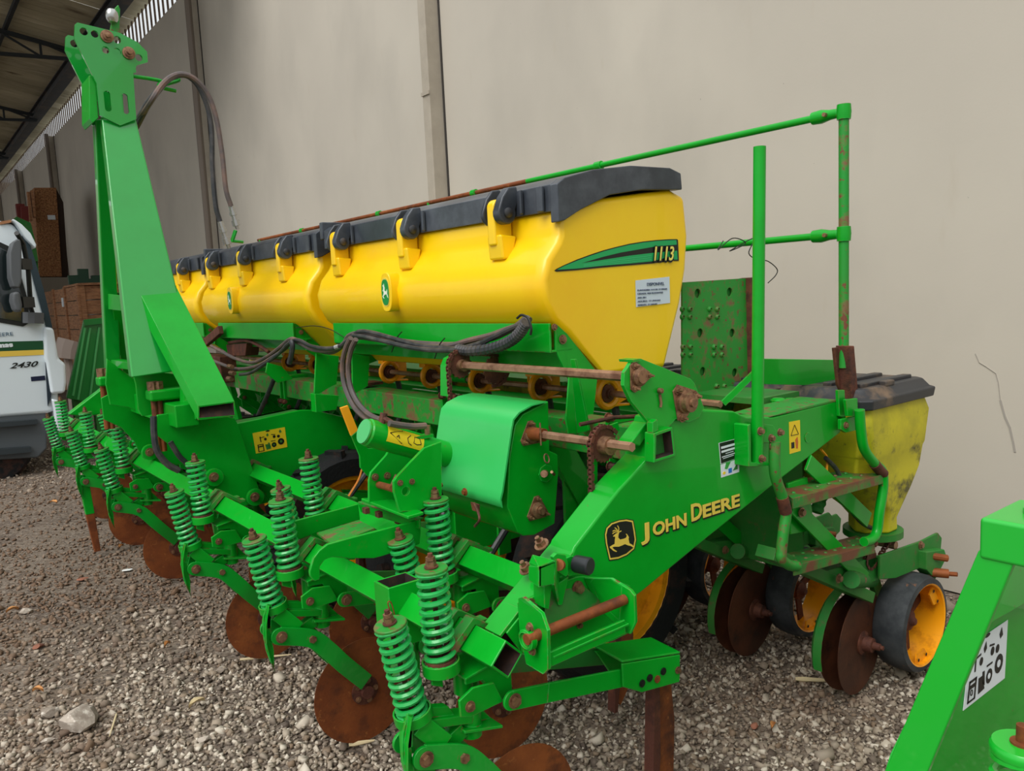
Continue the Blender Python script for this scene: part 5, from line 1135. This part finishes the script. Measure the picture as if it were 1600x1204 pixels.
MB().lathe(np_b, (np_t-np_b), [(.0175, 0), (.0175, (np_t-np_b).length), (.0145, (np_t-np_b).length), (.0145, (np_t-np_b).length-.05)], 18).build('ladder_post', GREEN, P, label='tall free-standing green post beside the ladder')
pl('post_bracket', [(1169, 664), (1173, 662), (1174, 722), (1206, 722), (1206, 727), (1170, 729)], YN-.05, .05, GREEN)
pl('post_bracket', [(1190, 661), (1208, 664), (1213, 672), (1211, 692), (1192, 692)], YN-.03, .012, GREEN)
for q in ((1187, 673), (1189, 716), (1204, 684), (1206, 697), (1218, 675)): bolt(at(*q, Y=YN-.055), (0, -1, 0), .008, .01)
# rusty seam and socket for the corner post, end plate and toe board
MB().prism(px([(1304, 543), (1335, 540), (1342, 622), (1318, 620), (1310, 600)], 1.46), (0, .012, 0)).build('post_socket', RUSTD, P, bevel=.003)
MB().prism(px([(1327, 540), (1335, 540), (1342, 622), (1332, 624)], 1.42), (0, .05, 0)).build('post_socket', RUSTD, P, bevel=.003)
for k in range(6): MB().lathe(at(1326+k*1.0, 560+k*11, Y=1.455), (0, -1, 0), [(.007, 0), (.004, .006), (0, .007)], 8).build('rivet', RUST, P)
pl('toe_board', [(1192, 560), (1309, 562), (1311, 603), (1192, 600)], 1.62, .008, GREEN)
MB().prism(px([(1203, 651), (1240, 640), (1308, 624), (1310, 626), (1240, 643)], YN), (0, .14, 0)).build('channel_top', GDIRT, P)
pl('end_tab', [(1310, 609), (1320, 609), (1322, 655), (1312, 650)], YN-.012, .012, GREEN)
pl('end_bracket', [(1314, 655), (1338, 650), (1338, 672), (1322, 676), (1314, 671)], YN-.03, .012, GREEN); bolt(at(1321, 664, Y=YN-.03), (0, -1, 0), .008, .006)
pl('end_bracket', [(1322, 624), (1340, 622), (1341, 650), (1325, 650)], YN-.04, .012, GREEN)
YL = 1.36
def lt(q, dy_=0): return at(q[0], q[1], Y=YL+dy_)
MB().tube(smooth_path([lt((1211, 690)), lt((1210, 720)), lt((1212, 745)), lt((1222, 775)), lt((1228, 800)), lt((1224, 830)), lt((1221, 860)), lt((1221, 872)), lt((1232, 882)), lt((1245, 884))]), .0165, 12).build('ladder_rail', GDIRT, P)
MB().tube([lt((1222, 776)), lt((1228, 800))], .0185, 12).build('rail_weld', RUSTD, P)
MB().tube([lt((1366, 724)), lt((1380, 740))], .0185, 12).build('rail_weld', RUSTD, P)
MB().tube(smooth_path([lt((1343, 640)), lt((1345, 670)), lt((1350, 700)), lt((1365, 722)), lt((1378, 735)), lt((1380, 760)), lt((1374, 800)), lt((1370, 830)), lt((1362, 842)), lt((1350, 846))]), .0165, 12).build('ladder_rail', GREEN, P)
def step(fl, fr, bl, br, name='ladder_step'):
    a, b, c_, d = [at(*q, Y=yy) for q, yy in ((fl, YL-.005), (fr, YL-.005), (br, YL+.13), (bl, YL+.13))]
    m = MB(); m.prism([a, b, c_, d], (0, 0, -.006)); o_ = V(0, -.002, .001); m.prism([a+o_, b+o_, b+o_-V(0, 0, .032), a+o_-V(0, 0, .032)], (0, .005, 0)); s_ = m.build(name, GRUST, P, bevel=.001)
    dm = MB(); n_ = (b-a).cross(d-a).normalized(); n_ = n_ if n_.z > 0 else -n_
    for i in range(8):
        for j in range(2):
            u = (i+.5+.25*j)/8.3; v = .3+.4*j; p = a.lerp(b, u).lerp(d.lerp(c_, u), v); dm.lathe(p, n_, [(.0075, 0), (.005, .004), (.003, .004)], 8)
    dm.build('tread_dimples', GDIRT, s_)['kind'] = 'stuff'
step((1238, 779), (1384, 740), (1212, 757), (1352, 726))
step((1240, 884), (1366, 850), (1222, 866), (1338, 836))
# folded foot board behind the hopper
fb = [(1066, 441), (1172, 434), (1176, 640), (1066, 640)]
hol = [((x_, y_), .017) for x_, y_ in ((1090, 458), (1140, 456), (1094, 520), (1144, 520), (1098, 580), (1148, 582))]
fbp = holed(fb, hol, 1.9, .006, 'folded_foot_board', GDIRT, P)
MB().prism(px(fb, 1.912), (0, .004, 0)).build('foot_board_back', GDUST, P)
dm = MB()
for (x_, y_) in ((1114, 489), (1071, 489), (1072, 548), (1121, 548), (1125, 609)):
    for a_, b_ in ((-6, -6), (6, -6), (-6, 6), (6, 6)):
        c_ = at(x_+a_, y_+b_, Y=1.9); dm.lathe(c_, (0, -1, 0), [(.011, 0), (.010, .006), (.006, .010), (.006, .006)], 8)
dm.build('raised_treads', GDIRT, P)['kind'] = 'stuff'
MB().prism(px([(1172, 434), (1177, 433), (1181, 640), (1176, 640)], 1.88), (0, .05, 0)).build('foot_board_edge', RUSTD, P)
MB().bar(at(1130, 630, Y=1.6), at(1178, 583, Y=1.55), .006, .02).build('folding_stay', GREEN, P)
MB().prism(px([(1085, 630), (1180, 650), (1180, 720), (1100, 700)], 1.75), (0, .01, 0)).build('inner_panel', GDUST, P)
# tangled wire on the lower rail
MB().tube(smooth_path([at(x_, y_, Y=1.6) for x_, y_ in ((1130, 376), (1122, 390), (1145, 372), (1165, 380), (1140, 392), (1178, 372), (1170, 395), (1183, 405), (1200, 408), (1214, 420), (1212, 430), (1200, 442))]), .0018, 5).build('tangled_wire', SBLK, P)
MB().box((2.545, 4.4, .74), (.008, 5.6, .52)).build('added_gap_blocker', GDUST, P)  # added plate, blocks the bright floor and wall behind the gaps
# deck of the platform
for k in range(5): 
    MB().box((2.42, 2.1+k*1.0, 1.14), (.24, .98, .02)).build('platform_deck', GDUST, P)
for q in ((1216, 628), (1236, 628)):
    c_ = at(*q, Y=1.58); MB().lathe(c_, (0, 0, 1), [(.02, -.02), (.026, -.01), (.026, .008), (.018, .014), (0, .015)], 10).build('deck_knob', GREEN, P)
# ---------------------------------------------------------------- rear planting row units
def row_unit():
    Y = 1.45
    c_ = at(1345, 990, Y=1.47); c_ = V(c_.x, 1.47, .205)
    b = MB(); b.prism(px([(1375, 868), (1440, 845), (1466, 832), (1472, 840), (1470, 862), (1455, 880), (1400, 903), (1375, 905)], 1.41), (0, .01, 0))
    b.prism(px([(1290, 892), (1375, 868), (1375, 905), (1320, 925)], 1.43), (0, .05, 0))
    b.prism(px([(1375, 868), (1440, 845), (1466, 832), (1472, 840), (1470, 862), (1455, 880), (1400, 903), (1375, 905)], 1.53), (0, .01, 0))
    u = b.build('planting_row_unit', GDUST, P, bevel=.003)
    for s_, yy in ((-1, 0.), (1, .035)):
        cc = c_+V(.0, yy, 0); ax = V(.10*s_, 1, .02).normalized()
        MB().lathe(cc, ax, [(.192, -.0012), (.192, .0012), (.09, .006), (.04, .006), (.04, -.006), (.09, -.004)], 48, close=True).build('opener_disc', DISCB, u)
    h = MB(); h.lathe(c_, (.1, -1, 0), [(.044, 0), (.044, .012), (.030, .016), (.026, .045), (.014, .047), (.013, .07), (.008, .072), (.008, .082), (0, .082)], 20)
    for k in range(6):
        a = k*PI/3; h.cyl(c_+V(.031*math.cos(a), -.008, .031*math.sin(a)), c_+V(.031*math.cos(a), -.018, .031*math.sin(a)), .005, 6)
    h.build('disc_hub', BOLT if False else RUSTD, u)
    # curved guard beside the discs
    g = MB(); arc = [math.radians(t) for t in range(75, 196, 10)]; vs = []
    for a in arc:
        for r_, y_ in ((.196, .045), (.216, .03), (.218, .062), (.200, .078)): vs.append(c_+V(r_*math.cos(a), y_, r_*math.sin(a)))
    n_ = len(arc); fs = [(0, 1, 2, 3), tuple(range(4*n_-4, 4*n_))]+[(i*4+k, i*4+(k+1) % 4, (i+1)*4+(k+1) % 4, (i+1)*4+k) for i in range(n_-1) for k in range(4)]
    g.add(vs, fs).build('disc_guard', GDUST, u)
    # closing wheel: wide rubber band on a yellow rim
    w_ = V(2.975, 1.355, .225)
    MB().lathe(w_, (0, 1, 0), [(.158, 0), (.178, .004), (.186, .03), (.187, .07), (.182, .11), (.170, .125), (.158, .125)], 44, close=True).build('closing_wheel_tyre', RUB, u)
    MB().lathe(w_, (0, 1, 0), [(.158, .0), (.160, .002), (.158, .124), (.153, .124), (.150, .06), (.152, .003)], 44, close=True).build('wheel_rim', YOR, u)
    for k in range(3):
        a = k*2*PI/3+.6; d = V(math.cos(a), 0, math.sin(a)); t = V(-d.z, 0, d.x); sp = MB()
        sp.prism([w_+d*.15+t*.05+V(0, .02, 0), w_+d*.15-t*.05+V(0, .02, 0), w_+d*.115-t*.03+V(0, .025, 0), w_+d*.115+t*.03+V(0, .025, 0)], (0, .006, 0)); sp.build('rim_tab', YOR, u)
        for s_ in (-.03, .03): MB().lathe(w_+d*.137+t*s_+V(0, .018, 0), (0, -1, 0), [(.007, 0), (0, .003)], 8).build('rivet', SBLK, u)
    for k in range(4):
        a = k*PI/2+.3; d = V(math.cos(a), 0, math.sin(a)); MB().bar(w_+V(0, .085, 0)+d*.03, w_+V(0, .095, 0)+d*.152, .008, .035, hint=V(-d.z, 0, d.x)).build('spoke', RUSTD, u)
    MB().lathe(w_+V(0, .09, 0), (0, -1, 0), [(.038, -.02), (.038, .03), (.022, .036), (.012, .05), (0, .052)], 18).build('wheel_hub', RUSTD, u)
    ax_ = MB(); ax_.cyl(w_+V(0, .10, 0), w_+V(0, .16, 0), .014, 10); ax_.bar(w_+V(-.02, .15, 0), V(2.80, 1.50, .50), .02, .05); ax_.build('wheel_arm', GDUST, u)
    # parallel links
    for yy in (1.42, 1.56):
        for a_, b_ in (((1262, 722), (1357, 812)), ((1240, 790), (1352, 905))): MB().bar(at(*a_, Y=yy), at(*b_, Y=yy), .01, .055, hint=(0, 0, 1)).build('parallel_link', GREEN, u, bevel=.002)
    MB().bar(at(1196, 862, Y=1.46), at(1352, 930, Y=1.46), .07, .04).build('lower_link', GDUST, u, bevel=.003)
    for q in ((1252, 800), (1347, 905), (1310, 903), (1438, 851)): bolt(at(*q, Y=1.41), (0, -1, 0), .011, .009, par=u)
    MB().prism(px([(1232, 755), (1262, 745), (1270, 800), (1262, 830), (1236, 835)], 1.44), (0, .012, 0)).build('link_head', GREEN, u, bevel=.003)
    MB().lathe(at(1275, 800, Y=1.5), at(1288, 760, Y=1.5)-at(1275, 800, Y=1.5), [(.02+.004*(k % 2), .012*k) for k in range(9)], 12).build('down_spring', GDUST, u)
    MB().cyl(at(1330, 905, Y=1.40), at(1360, 905, Y=1.5), .03, 14).build('pivot_tube', GDUST, u)
    # chain drive
    q = at(1362, 872, Y=1.43); sprocket(q, .036, 12, par=u); q3 = at(1385, 842, Y=1.43)
    lp_ = [q+V(.038*math.cos(math.radians(t)), .003, .038*math.sin(math.radians(t))) for t in range(150, 330, 20)]+[q3+V(.03*math.cos(math.radians(t)), .003, .03*math.sin(math.radians(t))) for t in range(-30, 150, 30)]
    chain(lp_, par=u)
    MB().cyl(at(1400, 852, Y=1.42), at(1400, 852, Y=1.42)+V(0, .1, 0), .016, 10).build('drive_shaft', SHAFT, u)
    # rear end pins
    e = MB(); e.prism(px([(1448, 862), (1476, 858), (1480, 870), (1462, 905), (1448, 890)], 1.38), (0, .05, 0)); e.build('end_casting', GDUST, u, bevel=.004)
    MB().cyl(at(1450, 893, Y=1.4), at(1482, 896, Y=1.34), .018, 12).cyl(at(1482, 896, Y=1.34), at(1496, 897, Y=1.31), .009, 8).build('adjuster_pin', RUST, u)
    MB().cyl(at(1455, 868, Y=1.39), at(1480, 872, Y=1.35), .014, 10).build('adjuster_pin', RUST, u)
    # seed box
    def ring(z, x0, x1, y0, y1, c=.03): return [V(x0+c, y0, z), V(x1-c, y0, z), V(x1, y0+c, z), V(x1, y1-c, z), V(x1-c, y1, z), V(x0+c, y1, z), V(x0, y1-c, z), V(x0, y0+c, z)]
    rr = [ring(1.10, 2.58, 3.02, 1.38, 1.72), ring(1.05, 2.565, 3.04, 1.37, 1.73), ring(.93, 2.58, 3.03, 1.375, 1.725, .04), ring(.915, 2.59, 3.03, 1.382, 1.715, .04), ring(.84, 2.60, 3.02, 1.385, 1.71, .05), ring(.77, 2.66, 2.98, 1.39, 1.66, .06), ring(.70, 2.72, 2.93, 1.40, 1.60, .06), ring(.66, 2.735, 2.915, 1.41, 1.57, .06), ring(.61, 2.735, 2.92, 1.41, 1.57, .06)]
    sbx = loft(rr).build('seed_box', YEL2, u, bevel=.01, seg=2, smooth=50)
    MB().cyl((2.83, 1.49, .61), (2.83, 1.49, .585), .105, 22).build('box_base', GDUST, u)
    rl = [ring(1.095, 2.55, 3.05, 1.36, 1.74), ring(1.13, 2.545, 3.055, 1.355, 1.745), ring(1.135, 2.56, 3.04, 1.37, 1.73), ring(1.165, 2.58, 3.02, 1.39, 1.71)]
    loft(rl).build('seed_box_lid', BLKD, u, bevel=.006, smooth=40)
    for k in range(3): MB().box((2.8, 1.44+.11*k, 1.17), (.36, .035, .014)).build('lid_rib', BLKD, u, bevel=.004)
    MB().box((2.75, 1.40, 1.17), (.06, .03, .02)).build('lid_latch', BLKD, u, bevel=.005)
    MB().tube(smooth_path([at(x_, y_, Y=1.46) for x_, y_ in ((1283, 702), (1292, 715), (1292, 740), (1300, 770), (1320, 790), (1340, 808), (1352, 820))]), .0045, 6).build('yellow_cable', SORG, u)
    MB().tube(smooth_path([at(x_, y_, Y=1.45) for x_, y_ in ((1290, 715), (1308, 735), (1318, 765), (1325, 790), (1345, 815), (1362, 825))]), .008, 8).build('black_cable', HOSEB, u)
    return u
ru = row_unit()
for k in range(1, 13): dup(ru, (-.02*k if k < 2 else -.02, .452*k, 0))
# ---------------------------------------------------------------- carrying wheels between the bars
def wheel(x, y, r=.42, wdt=.2):
    c_ = V(x, y, r); m = MB(); m.lathe(c_, (0, 1, 0), [(r*.68, 0), (r*.9, -.01), (r*.97, .02), (r*.98, wdt-.02), (r*.9, wdt+.01), (r*.68, wdt)], 40, close=True)
    t = m.build('carrying_wheel', TYRE, P)
    l = MB()
    for k in range(26):
        a = 2*PI*k/26; d = V(math.cos(a), 0, math.sin(a)); tt = V(-d.z, 0, d.x); sgn = 1 if k % 2 else -1
        c2_ = c_+d*(r*.975)+V(0, wdt*(.27 if k % 2 else .73), 0)
        l.bar(c2_+V(0, -wdt*.26, 0)-tt*.02*sgn, c2_+V(0, wdt*.26, 0)+tt*.02*sgn, .03, .035, hint=d)
    l.build('tread_lugs', TYRE, t, smooth=0)['kind'] = 'stuff'
    MB().lathe(c_, (0, 1, 0), [(r*.70, .0), (r*.70, .01), (r*.62, .015), (r*.60, .06), (r*.18, .08), (r*.18, .09), (r*.62, .09), (r*.66, .02)], 36, close=True).build('wheel_rim', YOR, t)
    MB().lathe(c_+V(0, .08, 0), (0, -1, 0), [(.07, 0), (.07, .03), (.03, .06), (0, .06)], 16).build('wheel_hub', RUSTD, t)
    return t
wheel(2.13, 2.12); wheel(1.95, 2.95, .40); wheel(1.75, 3.62, .40); wheel(1.85, 5.4, .40)
for (x, y) in ((2.13, 2.05), (1.95, 2.88), (1.85, 5.33)): MB().bar((x, y, .42), (1.75, y, 1.06), .03, .10).build('wheel_arm', GREEN, P, bevel=.004)
MB().box((1.95, 2.75, .62), (.35, .05, .3)).build('inner_plate', GREEN, P, bevel=.004)
for y in (1.95, 2.35): MB().box((1.82, y+.1, .78), (.06, .012, .5)).build('inner_plate', GREEN, P, bevel=.002)
# far side frame mirrors the near one
sd = MB().prism([V(p.x, 7.0, p.z) for p in tb[:-1]], (0, .09, 0)).build('side_frame', GREEN, P, bevel=.01)

# ================================================================ SECOND IMPLEMENT at the right edge
Q = empty('second_planter', (1.8, .8, 0), 'bright green frame corner of another planter cut off by the right edge', 'planter')
YQ = .62
GB = mat('bright_green_paint', '#10b42c', .32, spots=[('#22b53a', 2, .4, .7)], coat=.4)
XQ = 1.2
m = MB(); m.prism([at(x_, y_, X=XQ) for x_, y_ in ((1528, 860), (1597, 848), (1450, 1204), (1300, 1560), (1228, 1560), (1382, 1204))], (.014, 0, 0)); m.build('diagonal_post', GB, Q, bevel=.003, seg=3)
A = at(1530, 808, X=XQ-.004); zb_ = at(1527, 872, X=XQ-.004).z
m = MB(); m.box((A.x+.07, A.y/2-.05, (A.z+zb_)/2), (.14, A.y+.1, A.z-zb_)); m.build('top_beam', GB, Q, bevel=.006, seg=3)
m = MB(); m.lathe((XQ+.07, .415, at(1530, 808, X=XQ-.004).z), (0, 0, 1), [(.028, -.002), (.028, .008), (.024, .010), (0, .010)], 22); m.build('top_boss', GB, Q)
m = MB(); m.prism(px([(1545, 880), (1700, 830), (1700, 1500), (1300, 1500), (1400, 1180)], YQ+.14), (0, .012, 0)); m.build('side_plate', GREEN, Q, bevel=.002)
MB().prism(px([(1545, 975), (1597, 945), (1640, 925), (1640, 860), (1560, 872)], YQ+.10), (0, .03, 0)).build('corner_gusset', GREEN, Q, bevel=.002)
tq = [(1516, 1008), (1575, 968), (1570, 1059), (1505, 1110)]
bsticker(tq, YQ+.138, PAPER, Q, full=False)
ptext('10', 1511, 1092, 1518, 10, YQ+.134, SBLK, Q); 
s0 = V(1.135, .39, .915)
tp, bt = s0, s0-V(-.01, 0, .27)
MB().helix(bt, tp-V(0, 0, .008), .0335, .0058, 11).build('coil_spring', GB, Q)
cp = MB().lathe(tp, (0, 0, 1), [(.0385, -.010), (.0395, -.004), (.0385, .0), (.036, .004), (.012, .004)], 28).build('spring_cap', GB, Q)
MB().lathe(tp, (0, 0, 1), [(.015, .004), (.015, .007), (.008, .008), (.008, .03), (0, .032)], 16).build('spring_rod', RUST, Q)
MB().lathe(bt, (0, 0, 1), [(.03, -.012), (.045, -.012), (.045, .02), (.04, .02), (.04, 0), (.01, 0)], 20).build('spring_cup', GB, Q)
MB().bar(bt+V(0, 0, -.02), V(bt.x+.1, YQ+.15, bt.z-.02), .05, .03).build('cup_arm', GB, Q)
q = at(1300, 1450, Y=YQ+.05); MB().box((2.6, YQ+.2, .35), (.1, .1, .7)).build('stand_leg', GB, Q); MB().box((2.2, YQ-.3, .3), (.1, .1, .6)).build('stand_leg', GB, Q)
bpy.context.view_layer.update()
